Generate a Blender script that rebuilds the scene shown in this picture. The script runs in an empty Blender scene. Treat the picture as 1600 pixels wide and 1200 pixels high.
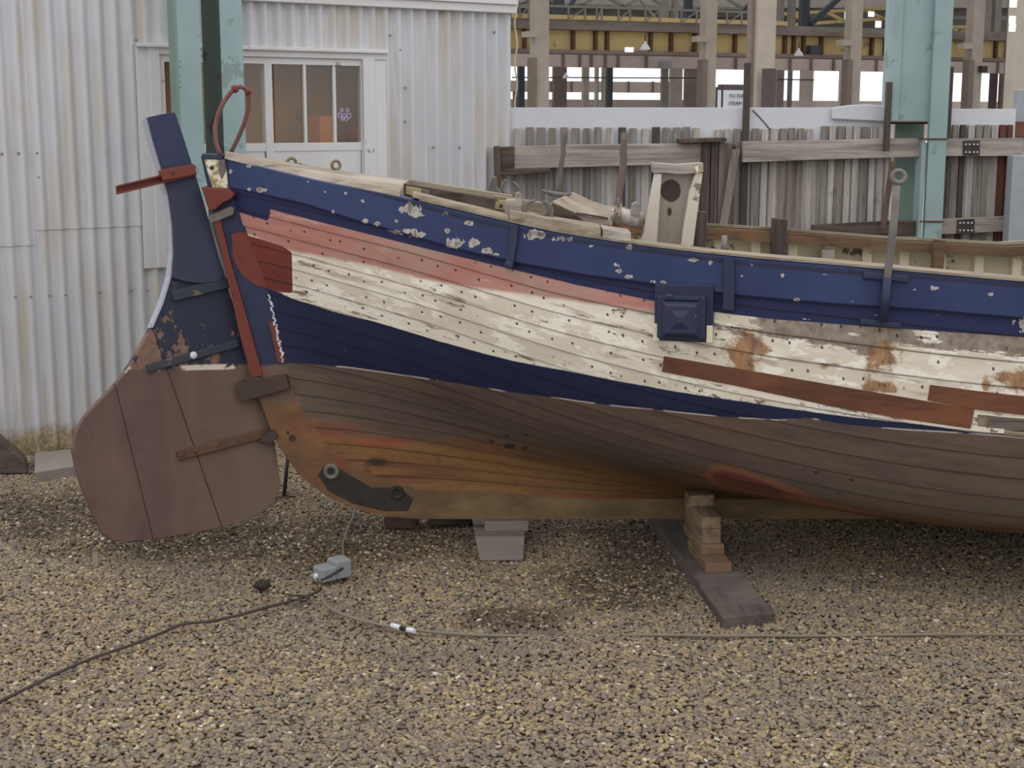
import bpy, bmesh, math, random
import numpy as np
from mathutils import Vector, Matrix
random.seed(7)
S = bpy.context.scene
COL = S.collection

# ------------------------------------------------------------------ camera
F = 2300.0                      # focal length in pixels of the 1600 px frame
PITCH = math.radians(10.23)
CAM = Vector((0, 0, 1.6))
FWD = Vector((0, math.cos(PITCH), -math.sin(PITCH)))
UP = Vector((0, math.sin(PITCH), math.cos(PITCH)))
cd = bpy.data.cameras.new('camera'); co = bpy.data.objects.new('camera', cd); COL.objects.link(co)
co.location = CAM; co.rotation_euler = (math.pi/2 - PITCH, 0, 0)
cd.sensor_width = 36; cd.lens = 36*F/1600; cd.clip_start = .05; cd.clip_end = 400
S.camera = co
S.view_settings.view_transform = 'Standard'; S.view_settings.look = 'None'
S.view_settings.exposure = 0.0; S.view_settings.gamma = 1.0
try: S.view_settings.use_curve_mapping = False
except Exception: pass

def ray(px, py):
    return FWD + Vector((1, 0, 0))*((px-800)/F) + UP*((600-py)/F)
def at_y(px, py, Y):
    d = ray(px, py); return CAM + d*((Y-CAM.y)/d.y)
def at_z(px, py, z):
    d = ray(px, py); return CAM + d*((z-CAM.z)/d.z)
def at_pl(px, py, P, n):
    d = ray(px, py); return CAM + d*((Vector(P)-CAM).dot(n)/d.dot(n))
def proj(p):
    q = Vector(p)-CAM; zc = q.dot(FWD)
    return 800+F*q.x/zc, 600-F*q.dot(UP)/zc

# ------------------------------------------------------------------ object helpers
def wloc(o):
    v = Vector((0, 0, 0))
    while o is not None:
        v = v + o.location; o = o.parent
    return v
def tag(o, label=None, cat=None, group=None, kind=None):
    if label: o['label'] = label
    if cat: o['category'] = cat
    if group: o['group'] = group
    if kind: o['kind'] = kind
    return o
def thing(name, loc, label, cat, group=None):
    o = bpy.data.objects.new(name, None); COL.objects.link(o); o.location = Vector(loc); o.empty_display_size = .05
    return tag(o, label, cat, group)

class MB:
    def __init__(s): s.v = []; s.f = []; s.sm = []; s.mi = []; s.cur = 0
    def face(s, idx, smooth=False):
        s.f.append(tuple(idx)); s.sm.append(smooth); s.mi.append(s.cur)
    def hexa(s, p):      # 8 points: bottom ring 0-3, top ring 4-7
        b = len(s.v); s.v += [Vector(q) for q in p]
        for q in ((3,2,1,0),(4,5,6,7),(0,1,5,4),(1,2,6,5),(2,3,7,6),(3,0,4,7)): s.face([b+i for i in q])
        return s
    def box(s, c, size, M=None):
        c = Vector(c); hx, hy, hz = [a/2 for a in size]
        P = [Vector((x*hx, y*hy, z*hz)) for z in (-1, 1) for x, y in ((-1,-1),(1,-1),(1,1),(-1,1))]
        if M is not None: P = [M @ q for q in P]
        return s.hexa([c+q for q in P])
    def bar(s, a, b, w, h, up=(0,0,1), w2=None, h2=None):   # square bar from a to b
        a = Vector(a); b = Vector(b); d = (b-a).normalized()
        r = d.cross(Vector(up))
        if r.length < 1e-4: r = d.cross(Vector((0,1,0)))
        r.normalize(); u = r.cross(d).normalized()
        w2 = w if w2 is None else w2; h2 = h if h2 is None else h2
        P = []
        for c, ww, hh in ((a, w, h), (b, w2, h2)):
            P += [c-r*ww/2-u*hh/2, c+r*ww/2-u*hh/2, c+r*ww/2+u*hh/2, c-r*ww/2+u*hh/2]
        return s.hexa(P)
    def prism(s, pts, vec):
        b = len(s.v); n = len(pts); vec = Vector(vec)
        s.v += [Vector(p) for p in pts]+[Vector(p)+vec for p in pts]
        s.face(list(range(b, b+n))[::-1]); s.face(range(b+n, b+2*n))
        for i in range(n):
            j = (i+1) % n; s.face((b+i, b+j, b+n+j, b+n+i))
        return s
    def tube(s, pts, r, seg=10, closed=False, caps=True):
        pts = [Vector(p) for p in pts]; n = len(pts)
        R = r if isinstance(r, (list, tuple)) else [r]*n
        b = len(s.v); prev = None
        for i, p in enumerate(pts):
            if closed: t = (pts[(i+1) % n]-pts[i-1]).normalized()
            else: t = (pts[min(i+1, n-1)]-pts[max(i-1, 0)]).normalized()
            if prev is None:
                a = Vector((0,0,1)) if abs(t.z) < .9 else Vector((1,0,0))
                x = t.cross(a).normalized()
            else:
                x = (prev - t*prev.dot(t)).normalized()
            prev = x; y = t.cross(x)
            for k in range(seg):
                an = 2*math.pi*k/seg; s.v.append(p+(x*math.cos(an)+y*math.sin(an))*R[i])
        for i in range(n if closed else n-1):
            j = (i+1) % n
            for k in range(seg):
                l = (k+1) % seg; s.face((b+i*seg+k, b+i*seg+l, b+j*seg+l, b+j*seg+k), True)
        if caps and not closed:
            s.face([b+k for k in range(seg)][::-1]); s.face([b+(n-1)*seg+k for k in range(seg)])
        return s
    def lathe(s, prof, c, seg=20, axis=(0,0,1)):        # prof: (r, h)
        ax = Vector(axis).normalized(); a = Vector((1,0,0)) if abs(ax.x) < .9 else Vector((0,1,0))
        x = ax.cross(a).normalized(); y = ax.cross(x); b = len(s.v); c = Vector(c)
        for r, h in prof:
            for k in range(seg):
                an = 2*math.pi*k/seg; s.v.append(c+ax*h+(x*math.cos(an)+y*math.sin(an))*max(r, 1e-4))
        for i in range(len(prof)-1):
            for k in range(seg):
                l = (k+1) % seg; s.face((b+i*seg+k, b+i*seg+l, b+(i+1)*seg+l, b+(i+1)*seg+k), True)
        return s
    def grid(s, rows, smooth=True, skip=None):
        b = len(s.v); m = len(rows[0])
        for r in rows: s.v += [Vector(p) for p in r]
        for i in range(len(rows)-1):
            for j in range(m-1):
                if skip and skip(i, j): continue
                s.face((b+i*m+j, b+i*m+j+1, b+(i+1)*m+j+1, b+(i+1)*m+j), smooth)
        return s
    def build(s, name, mat, parent=None, bevel=0, attrs=None, normals=True, loc=None, seg=2):
        off = wloc(parent) if parent is not None else Vector((0,0,0))
        o_loc = Vector(loc)-off if loc is not None else Vector((0,0,0))
        tot = off+o_loc
        me = bpy.data.meshes.new(name)
        me.from_pydata([tuple(v-tot) for v in s.v], [], s.f)
        me.polygons.foreach_set('use_smooth', s.sm)
        for m in (mat if isinstance(mat, (list, tuple)) else [mat]): me.materials.append(m)
        me.polygons.foreach_set('material_index', s.mi)
        if attrs:
            for k, vals in attrs.items():
                at = me.attributes.new(k, 'FLOAT', 'POINT'); at.data.foreach_set('value', np.asarray(vals, dtype=np.float32))
        if normals:
            bm = bmesh.new(); bm.from_mesh(me); bmesh.ops.recalc_face_normals(bm, faces=bm.faces[:]); bm.to_mesh(me); bm.free()
        o = bpy.data.objects.new(name, me); COL.objects.link(o); o.location = o_loc
        if parent is not None: o.parent = parent
        if bevel:
            md = o.modifiers.new('bevel', 'BEVEL'); md.width = bevel; md.segments = seg; md.limit_method = 'ANGLE'; md.angle_limit = math.radians(40)
        return o

# ------------------------------------------------------------------ material helpers
def srgb(r, g, b):
    return tuple((c/255/12.92 if c/255 <= .04045 else ((c/255+.055)/1.055)**2.4) for c in (r, g, b))+(1,)
class NT:
    def __init__(s, name, rough=.8, metallic=0, spec=.3):
        s.m = bpy.data.materials.new(name); s.m.use_nodes = True; t = s.t = s.m.node_tree
        s.n = t.nodes; s.l = t.links; s.b = s.n.get('Principled BSDF')
        s.b.inputs['Roughness'].default_value = rough; s.b.inputs['Metallic'].default_value = metallic
        s.b.inputs['Specular IOR Level'].default_value = spec
        s._obj = None
    def set(s, sock, val):
        if hasattr(val, 'is_output'): s.l.new(val, sock)
        else: sock.default_value = val
    def obj(s):
        if s._obj is None: s._obj = s.n.new('ShaderNodeTexCoord')
        return s._obj.outputs['Object']
    def pos(s): return s.n.new('ShaderNodeNewGeometry').outputs['Position']
    def xyz(s, v=None):
        q = s.n.new('ShaderNodeSeparateXYZ'); s.l.new(v if v is not None else s.obj(), q.inputs[0]); return q.outputs
    def comb(s, x, y, z):
        q = s.n.new('ShaderNodeCombineXYZ')
        for i, a in enumerate((x, y, z)): s.set(q.inputs[i], a)
        return q.outputs[0]
    def map(s, v, sc=(1,1,1), loc=(0,0,0), rot=(0,0,0)):
        q = s.n.new('ShaderNodeMapping'); s.l.new(v, q.inputs[0]); q.inputs['Scale'].default_value = sc
        q.inputs['Location'].default_value = loc; q.inputs['Rotation'].default_value = rot; return q.outputs[0]
    def noise(s, scale, detail=4, rough=.6, v=None, sc=None, loc=(0,0,0)):
        q = s.n.new('ShaderNodeTexNoise'); q.inputs['Scale'].default_value = scale; q.inputs['Detail'].default_value = detail
        q.inputs['Roughness'].default_value = rough
        v = v if v is not None else s.obj()
        if sc or loc != (0,0,0): v = s.map(v, sc or (1,1,1), loc)
        s.l.new(v, q.inputs['Vector']); return q.outputs['Fac']
    def math(s, op, a, b=0.0, c=None, clamp=False):
        q = s.n.new('ShaderNodeMath'); q.operation = op; q.use_clamp = clamp
        s.set(q.inputs[0], a); s.set(q.inputs[1], b)
        if c is not None: s.set(q.inputs[2], c)
        return q.outputs[0]
    def step(s, a, lo, hi):
        q = s.n.new('ShaderNodeMapRange'); q.clamp = True; s.set(q.inputs[0], a)
        q.inputs[1].default_value = lo; q.inputs[2].default_value = hi; q.inputs[3].default_value = 0; q.inputs[4].default_value = 1
        return q.outputs[0]
    def mix(s, f, a, b):
        q = s.n.new('ShaderNodeMix'); q.data_type = 'RGBA'; s.set(q.inputs[0], f); s.set(q.inputs[6], a); s.set(q.inputs[7], b)
        return q.outputs[2]
    def ramp(s, f, stops):
        q = s.n.new('ShaderNodeValToRGB'); e = q.color_ramp.elements
        while len(e) < len(stops): e.new(.5)
        for i, (p, c) in enumerate(stops): e[i].position = p; e[i].color = c
        s.l.new(f, q.inputs[0]); return q.outputs[0]
    def attr(s, name):
        q = s.n.new('ShaderNodeAttribute'); q.attribute_name = name; return q.outputs['Fac']
    def color(s, c): s.set(s.b.inputs['Base Color'], c)
    def bump(s, h, strength=.4, dist=.01):
        q = s.n.new('ShaderNodeBump'); q.inputs['Strength'].default_value = strength; q.inputs['Distance'].default_value = dist
        s.l.new(h, q.inputs['Height']); s.l.new(q.outputs[0], s.b.inputs['Normal'])

def m_wood(name, c1, c2, axis='x', c3=None, scale=14, rough=.85, bump=.35):
    N = NT(name, rough); k = {'x': (.06,1,1), 'y': (1,.06,1), 'z': (1,1,.06)}[axis]
    g = N.noise(scale, 6, .7, sc=tuple(a*2 for a in k)); h = N.noise(3, 3, .6)
    c = N.mix(N.step(g, .40, .60), c1, c2)
    k2 = tuple(a*(.4 if a < 1 else 1) for a in k)
    cr = N.noise(scale*4, 4, .6, sc=k2, loc=(3,1,2)); c = N.mix(N.math('MULTIPLY', N.step(cr, .60, .68), .55), c, tuple(x*.35 for x in c2[:3])+(1,))
    c = N.mix(N.math('MULTIPLY', N.step(N.noise(9, 5, .7, loc=(7,7,7)), .60, .70), .45), c, tuple(x*.5 for x in c2[:3])+(1,))
    if c3: c = N.mix(N.step(h, .52, .66), c, c3)
    N.color(c); N.bump(g, bump, .006); return N.m
def m_paint(name, c, chip, amount=.35, dirt=None, rough=.6, sc=9, bump=.15):
    N = NT(name, rough); a = N.noise(sc, 8, .68); b = N.noise(2.2, 3)
    col = c
    if dirt: col = N.mix(N.math('MULTIPLY', N.step(b, .4, .75), .7), c, dirt)
    t = .72-amount*.4
    ch = N.step(a, t, t+.02)
    N.color(N.mix(ch, col, chip)); N.bump(N.math('SUBTRACT', N.noise(60, 3), ch), bump, .004); return N.m
def m_plain(name, c, rough=.7, var=.25, metallic=0, sc=12, bump=.1):
    N = NT(name, rough, metallic); a = N.noise(sc, 5)
    d = tuple(x*(1-var) for x in c[:3])+(1,); e = tuple(min(1, x*(1+var)) for x in c[:3])+(1,)
    N.color(N.mix(N.step(a, .3, .7), d, e)); N.bump(N.noise(70, 3), bump, .003); return N.m
def m_emit(name, c, st):
    N = NT(name); N.b.inputs['Emission Color'].default_value = c; N.b.inputs['Emission Strength'].default_value = st; N.color(c); return N.m

def curve_fn(pts, sm=14):
    xs = np.array([p[0] for p in pts], float); ys = np.array([p[1] for p in pts], float)
    s0 = (ys[1]-ys[0])/(xs[1]-xs[0]); s1 = (ys[-1]-ys[-2])/(xs[-1]-xs[-2])
    def base(x):
        if x < xs[0]: return ys[0]+(x-xs[0])*s0
        if x > xs[-1]: return ys[-1]+(x-xs[-1])*s1
        return float(np.interp(x, xs, ys))
    return (lambda x: (base(x-sm)+base(x)*2+base(x+sm))/4) if sm else base
# ------------------------------------------------------------------ colours / shared materials
M = {}
M['deck'] = m_wood('weathered_deck', srgb(160,148,132), srgb(136,124,110), 'x', srgb(172,162,148), 10)
M['beige_rail'] = m_wood('beige_gunwale_wood', srgb(160,148,128), srgb(126,114,96), 'x', srgb(148,138,124), 12)
M['grey_wood'] = m_wood('grey_wood', srgb(150,142,134), srgb(110,102,95), 'z', srgb(134,125,117), 16)
M['grey_wood_x'] = m_wood('grey_wood_rail', srgb(176,167,159), srgb(132,122,114), 'x', srgb(154,143,134), 14)
M['pale_wood'] = m_wood('silvered_wood', srgb(192,186,180), srgb(150,143,137), 'z', srgb(174,166,160), 16)
M['brown_wood'] = m_wood('brown_wood', srgb(108,90,76), srgb(78,66,58), 'z', None, 14)
M['dark_wood'] = m_wood('dark_wood', srgb(92,82,76), srgb(68,60,56), 'z', None, 14)
M['dark_wood_x'] = m_wood('dark_beam_wood', srgb(96,86,76), srgb(66,57,50), 'x', None, 14)
M['inwale'] = m_wood('brown_inwale', srgb(122,96,72), srgb(90,74,60), 'x', srgb(142,92,60), 9)
M['cream'] = m_paint('cream_paint', srgb(222,213,186), srgb(130,118,98), .28, srgb(200,190,162), .7)
M['cream_dull'] = m_paint('dull_cream_paint', srgb(188,178,152), srgb(96,86,72), .3, srgb(166,156,130), .75)
M['redpaint'] = m_paint('red_oxide_paint', srgb(116,58,48), srgb(84,44,38), .25, srgb(104,52,44), .65)
M['iron'] = m_plain('grey_iron', srgb(110,104,98), .6, .3)
M['rust'] = m_plain('rusty_iron', srgb(98,72,58), .8, .3)
M['dark_iron'] = m_plain('dark_iron', srgb(62,56,54), .65, .3)
M['verdigris'] = m_plain('tarnished_brass', srgb(122,112,84), .5, .3, .3)
M['yellow_plate'] = m_paint('yellowed_plate', srgb(176,160,118), srgb(116,102,74), .3)
M['bluepaint'] = m_paint('navy_fitting_paint', srgb(44,50,74), srgb(140,138,134), .10, srgb(56,63,86), .5)
M['hoop'] = m_plain('faded_red_hoop', srgb(112,76,72), .55, .3)
M['white_sheet'] = m_plain('white_sheet', srgb(206,208,214), .7, .05, sc=3)
M['plank_new'] = m_wood('new_hardwood', srgb(124,78,54), srgb(92,60,46), 'x', srgb(104,70,54), 8, .6)
M['teal'] = m_paint('teal_steel_paint', srgb(152,172,174), srgb(130,148,144), .36, srgb(122,144,144), .6, 6)
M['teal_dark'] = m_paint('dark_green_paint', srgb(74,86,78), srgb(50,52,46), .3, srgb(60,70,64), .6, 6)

# ------------------------------------------------------------------ hull surface
Y0 = 5.48; XM = 2.1; ZK = .175; B0 = .042
SHEER = curve_fn([(340,241),(355,246),(420,262),(500,281),(560,293),(625,306),(700,324),(780,343),(850,359),(920,371),(1000,383),(1100,395),(1200,405),(1300,413),(1400,422),(1500,431),(1600,440),(2000,462)])
RAB = [(352,250),(366,318),(384,365),(402,410),(421,462),(433,515),(443,565),(456,612),(474,652),(502,692),(545,728),(600,752),(660,768)]
rab3 = [at_y(px, py, Y0-B0) for px, py in RAB]
_rz = np.array([p.z for p in rab3])[::-1]; _rx = np.array([p.x for p in rab3])[::-1]
ZR0 = _rz[0]; ZR1 = _rz[-1]
_V1 = [0,.12,.25,.36,.45,.52,.60,.70,.80,.90,1]
_B1 = [B0,.22,.45,.63,.745,.80,.832,.852,.862,.865,.86]
_W1 = [0,.004,.014,.032,.078,.165,.29,.45,.625,.81,1]
def smooth(a): a = min(1, max(0, a)); return a*a*(3-2*a)
def xr(v): return float(np.interp(ZR0+v*(ZR1-ZR0), _rz, _rx))
XR1 = xr(1)
def cubic_interp(x, xs, ys):
    i = min(max(int(np.searchsorted(xs, x))-1, 0), len(xs)-2)
    def sl(k):
        if k == 0: return (ys[1]-ys[0])/(xs[1]-xs[0])
        if k == len(xs)-1: return (ys[-1]-ys[-2])/(xs[-1]-xs[-2])
        return (ys[k+1]-ys[k-1])/(xs[k+1]-xs[k-1])
    h = xs[i+1]-xs[i]; t = (x-xs[i])/h
    return (2*t**3-3*t*t+1)*ys[i]+(t**3-2*t*t+t)*h*sl(i)+(-2*t**3+3*t*t)*ys[i+1]+(t**3-t*t)*h*sl(i+1)
def half(u, v):
    b1 = cubic_interp(v, _V1, _B1)
    hi = 1-(1-u)**2.2; lo = u*u*(3-2*u)
    k = smooth(v/.75); h = lo*(1-k)+hi*k
    return B0+(b1-B0)*h
_zs = {}
def zsheer(u):
    key = round(u, 5)
    if key in _zs: return _zs[key]
    X = XR1+u*(XM-XR1); Y = Y0-half(u, 1.0); z = 1.3
    for _ in range(12):
        px, py = proj((X, Y, z)); z += (py-SHEER(px))*(-1)*(-1)*0.0022 if False else (py-SHEER(px))*0.0022
    _zs[key] = z; return z
def surf(u, v, side=-1):
    flip = u > 1
    if flip: u = 2-u
    x0 = xr(v); X = x0+u*(XM-x0)
    w0 = v; w1 = cubic_interp(v, _V1, _W1); k = smooth(u*1.08)
    w = w0*(1-k)+w1*k
    zk = ZR0*(1-smooth(u*3))+ZK*smooth(u*3)
    z = zk+(zsheer(u)-zk)*w
    if flip: X = 2*XM-X
    return Vector((X, Y0+side*half(u, v), z))
def snorm(u, v, side=-1):
    e = .004
    a = surf(min(u+e, 2), v, side)-surf(max(u-e, 0), v, side)
    b = surf(u, min(v+e, 1), side)-surf(u, max(v-e, 0), side)
    n = a.cross(b)
    if side < 0 and n.y > 0 or side > 0 and n.y < 0: n = -n
    return n.normalized()
def off(u, v, d, side=-1): return surf(u, v, side)+snorm(u, v, side)*d
def vcurve(u, C, lo=.25, hi=1.0):     # v where the curve C crosses station u (near side)
    uu = u if u <= 1 else 2-u
    def g(v): px, py = proj(surf(uu, v)); return py-C(px)
    a, b = lo, hi
    for _ in range(26):
        m = (a+b)/2
        if g(m) > 0: a = m
        else: b = m
    return (a+b)/2
_cache = []
for i in range(161):
    for j in range(101):
        u, v = i/150, j/100
        _cache.append((u, v)+proj(surf(u, v)))
_ca = np.array(_cache)
def hull_uv(px, py):
    # nearest near-side point to a photographed spot, upper surface preferred
    d = (_ca[:, 2]-px)**2+(_ca[:, 3]-py)**2+np.where(_ca[:, 1] < .4, 30, 0)*(_ca[:, 0] > .45)
    k = int(np.argmin(d)); u, v = _ca[k, 0], _ca[k, 1]
    for _ in range(8):
        p = proj(surf(u, v)); e = .002
        pu = proj(surf(u+e, v)); pv = proj(surf(u, min(1, v+e))) if v+e <= 1 else None
        if pv is None: q = proj(surf(u, v-e)); pv = (2*p[0]-q[0], 2*p[1]-q[1])
        J = np.array([[(pu[0]-p[0])/e, (pv[0]-p[0])/e], [(pu[1]-p[1])/e, (pv[1]-p[1])/e]])
        try: du, dv = np.linalg.solve(J, [px-p[0], py-p[1]])
        except Exception: break
        u = min(1.06, max(0, u+max(-.03, min(.03, du)))); v = min(1, max(0, v+max(-.03, min(.03, dv))))
    return u, v
def u_at(px, v=1.0):
    a, b = 0.0, 1.0
    if proj(surf(1, v))[0] < px: a, b = 1.0, 1.6
    for _ in range(24):
        m = (a+b)/2
        if proj(surf(m, v))[0] < px: a = m
        else: b = m
    return (a+b)/2

# paint boundaries of the hull, measured along its side
C_WALE = curve_fn([(352,292),(400,300),(480,318),(560,344),(640,366),(722,390),(815,411),(920,430),(1028,444),(1160,462),(1300,474),(1450,484),(1600,497),(2000,520)])
C_TOP = curve_fn([(345,322),(372,331),(405,341),(420,346),(422,327),(500,347),(600,372),(700,397),(800,421),(900,445),(1000,466),(1030,472),(1110,487),(1200,498),(1300,506),(1400,513),(1500,520),(1600,527),(2000,548)], 0)
C_PINK = curve_fn([(345,352),(378,362),(455,392),(560,410),(660,436),(780,455),(900,470),(1030,489),(1100,497)])
C_WEDGE = curve_fn([(330,385),(380,430),(455,466),(520,486),(600,507),(700,537),(800,564),(900,583),(1040,609),(1140,624),(1232,639),(1316,650),(1420,661),(1480,669),(1520,675),(2000,700)])
C_WL = curve_fn([(330,562),(445,565),(560,576),(700,597),(800,613),(960,634),(1120,650),(1216,657),(1264,653),(1310,662),(1400,670),(1516,677),(1600,684),(2000,705)])
C_OR = curve_fn([(400,590),(440,630),(490,652),(580,668),(700,688),(800,700),(900,716),(1000,738),(1100,752),(1300,790),(1600,815),(2000,840)])
def poly_sd(poly, x, y):   # signed distance in px, positive inside
    inside = False; dm = 1e9; n = len(poly)
    for i in range(n):
        x1, y1 = poly[i]; x2, y2 = poly[(i+1) % n]
        if (y1 > y) != (y2 > y) and x < (x2-x1)*(y-y1)/(y2-y1)+x1: inside = not inside
        l = (x2-x1)**2+(y2-y1)**2; t = max(0, min(1, ((x-x1)*(x2-x1)+(y-y1)*(y2-y1))/l))
        dm = min(dm, math.hypot(x-x1-t*(x2-x1), y-y1-t*(y2-y1)))
    return dm if inside else -dm
RED = [(340,362),(380,366),(408,374),(440,384),(456,394),(457,458),(435,456),(400,446),(378,430),(355,400)]
RED2 = [(419,500),(430,502),(446,566),(432,566)]
TEAR = [(1098,742),(1112,728),(1135,727),(1200,745),(1290,782),(1380,806),(1300,798),(1180,778),(1115,760)]
BURN = [(492,742),(505,728),(535,738),(575,762),(625,764),(648,782),(640,806),(560,790),(520,772)]
HOLE = [(1523,644),(1600,652),(1680,662),(1690,694),(1600,683),(1560,674),(1528,668)]
RUST = [(1162,545,34,30),(1150,560,20,18),(1185,548,22,8),(1384,562,30,24),(1380,605,34,10),(1594,590,20,22),(1570,588,30,7),(1290,572,10,5),(1160,575,26,6),(1540,600,8,16),(530,672,60,16),(600,688,60,10),(455,690,28,24),(720,775,70,8),(860,778,80,7)]
SMUDGE = [(796,697,14,6),(768,690,8,4),(820,700,9,4),(822,680,8,3),(792,682,6,4),(590,722,26,10),(657,704,10,3),(1330,750,8,4),(1275,738,8,4),(575,735,12,6),(1180,732,7,3),(1255,735,8,3),(1310,770,6,4)]
CHIP = [(388,259,5,3),(361,267,4,4),(405,296,11,4),(480,284,3,2),(508,300,3.5,2.5),(541,302,4,3),(520,332,4,4),(569,314,7,4),(640,328,15,8),(655,335,9,4),(696,334,7,4),(731,349,8,5),(570,346,6,4),(593,350,6,4),(632,361,24,4),(652,366,12,5),(722,380,23,7),(735,378,10,6),(760,392,8,4),(777,397,7,3),(735,409,10,3),(837,367,14,6),(873,373,8,4),(891,374,4,4),(924,384,4,3),(962,413,6,3),(966,424,10,3),(985,432,12,3),(984,386,6,5),(1110,410,7,5),(1084,406,10,3),(1176,413,3.5,2.5),(1224,430,3.5,2.5),(1292,428,10,2.5),(1244,468,6,3),(1458,450,9,4),(1432,452,6,2.5),(1548,460,3.5,2.5),(1440,493,9,3.5),(1464,495,9,3),(1584,504,3,6),(1597,508,5,14),(1020,440,6,3),(1036,441,5,3),(1160,432,4,3),(1256,500,8,2.5),(620,345,4,3),(700,360,5,3),(806,430,8,3),(1330,470,5,2.5),(1390,487,6,2.5)]
def blobs(L, x, y): return max(1-math.hypot((x-a)/rx, (y-b)/ry) for a, b, rx, ry in L)

# ------------------------------------------------------------------ hull paint
def hull_material():
    N = NT('hull_paint', .62, 0, .25)
    at = lambda k: N.attr(k)
    px = at('along'); st = at('strake')
    P = N.comb(N.math('MULTIPLY', px, .0024), N.math('MULTIPLY', st, .07), N.math('MULTIPLY', N.xyz()[1], .35))
    fine = N.noise(26, 6, .7, P); med = N.noise(7, 6, .65, P); big = N.noise(2.3, 4, .6, P)
    streak = N.noise(9, 6, .65, P, (.18, 1, 1)); streak2 = N.noise(22, 5, .7, P, (.12, 1, 1), (3,1,0)); wob = N.math('MULTIPLY', N.math('SUBTRACT', med, .5), 9)
    chipn = N.noise(13, 9, .72, P, (.55, 1, 1), (5,2,1))
    def side(a, amp=1.0, w=.6):     # 1 above the curve (curve distance negative)
        return N.step(N.math('ADD', N.math('MULTIPLY', a, -1), N.math('MULTIPLY', wob, amp)), -w, w)
    # bottom
    orn = N.math('ADD', at('d_or'), N.math('MULTIPLY', N.math('SUBTRACT', streak, .5), 110))
    up = N.mix(N.step(streak2, .38, .64), srgb(102,86,77), srgb(84,72,64))
    up = N.mix(N.math('MULTIPLY', N.step(streak, .5, .66), .5), up, srgb(112,88,78))
    green = N.mix(N.step(streak2, .36, .64), srgb(86,80,68), srgb(100,94,82))
    gb = N.math('MULTIPLY', N.step(N.math('ADD', at('d_or'), N.math('MULTIPLY', wob, 4)), -70, -20), N.step(N.math('ADD', at('d_or'), N.math('MULTIPLY', wob, 4)), 26, -6))
    up = N.mix(N.math('MULTIPLY', N.math('MULTIPLY', gb, .7), N.step(streak, .38, .60)), up, green)
    oc = N.mix(N.step(streak2, .38, .64), srgb(130,92,58), srgb(100,70,48))
    oc = N.mix(N.math('MULTIPLY', N.step(N.noise(4, 4, .6, P, (.35, 1, 1), (9,4,0)), .50, .66), N.step(px, 900, 560)), oc, srgb(140,76,58))
    oc = N.mix(N.math('MULTIPLY', N.step(N.noise(3, 4, .6, P, (.3, 1, 1), (2,9,0)), .50, .62), .6), oc, srgb(134,104,66))
    oc = N.mix(N.math('MULTIPLY', N.step(fine, .52, .72), .55), oc, srgb(78,58,44))
    oc = N.mix(N.math('MULTIPLY', N.step(px, 1050, 1500), .7), oc, N.mix(N.step(streak2, .38, .62), srgb(104,84,62), srgb(80,66,52)))
    oc = N.mix(N.math('MULTIPLY', N.step(N.math('ADD', at('rust'), N.math('MULTIPLY', N.math('SUBTRACT', streak, .5), 2.4)), -.1, .5), .85), oc, N.mix(N.step(streak2, .4, .6), srgb(152,82,60), srgb(124,66,50)))
    c = N.mix(N.step(orn, -14, 22), up, oc)
    redn = N.step(N.math('ADD', at('tear'), N.math('MULTIPLY', wob, 1.4)), -4, 4)
    c = N.mix(N.math('MULTIPLY', redn, .85), c, N.mix(N.step(N.math('ADD', at('tear'), N.math('MULTIPLY', wob, 2)), 7, 12), N.mix(streak2, srgb(150,98,74), srgb(132,84,64)), N.mix(N.step(streak2, .4, .6), srgb(118,66,54), srgb(98,54,46))))
    c = N.mix(N.math('MULTIPLY', N.step(N.math('ADD', at('smudge'), N.math('MULTIPLY', wob, .06)), .1, .5), .8), c, srgb(46,40,36))
    c = N.mix(N.step(N.math('ADD', at('burn'), N.math('MULTIPLY', wob, 1.2)), -3, 3), c, N.mix(fine, srgb(44,38,36), srgb(70,58,52)))
    # navy wedge
    navy = N.mix(N.step(big, .35, .7), srgb(30,35,63), srgb(36,42,72))
    s_wl = side(at('d_wl'), .35)
    edge = N.math('MULTIPLY', N.step(N.math('ABSOLUTE', N.math('SUBTRACT', at('d_wl'), N.math('MULTIPLY', wob, .35))), 1.5, .8), N.step(N.noise(5, 3, .6, P, None, (2,7,0)), .50, .54))
    wchip = N.step(N.math('ADD', chipn, N.math('MULTIPLY', N.step(N.math('ABSOLUTE', at('d_wedge')), 14, 0), .05)), .70, .715)
    c = N.mix(s_wl, c, N.mix(wchip, navy, srgb(150,146,140)))
    c = N.mix(N.math('MULTIPLY', edge, .85), c, srgb(186,176,166))
    # white strakes
    wn_ = N.n.new('ShaderNodeTexWhiteNoise'); wn_.noise_dimensions = '1D'; N.l.new(N.math('FLOOR', st), wn_.inputs['W'])
    cream = N.mix(N.step(N.math('ADD', streak, N.math('MULTIPLY', N.math('SUBTRACT', wn_.outputs['Value'], .5), .3)), .36, .64), srgb(234,226,209), srgb(214,203,184))
    cream = N.mix(N.step(N.noise(11, 7, .7, P, (.4, 1, 1), (8,1,3)), .53, .56), cream, srgb(238,232,218))
    cream = N.mix(N.math('MULTIPLY', N.step(streak2, .56, .66), .8), cream, srgb(172,158,142))
    right = N.step(px, 980, 1250)
    rowgrey = N.math('MULTIPLY', N.step(at('d_top'), 56, 22), right)
    lowgrey = N.math('MULTIPLY', N.step(at('d_wedge'), -34, -8), .8)
    bare = N.math('ADD', N.math('MULTIPLY', rowgrey, .16), N.math('ADD', N.math('MULTIPLY', lowgrey, .06), N.math('ADD', N.math('MULTIPLY', streak2, .45), N.math('MULTIPLY', N.noise(14, 7, .72, P, (.3, 1, 1), (1,6,2)), .55))))
    barec = N.mix(N.step(fine, .38, .62), srgb(156,144,132), srgb(120,107,96))
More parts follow.
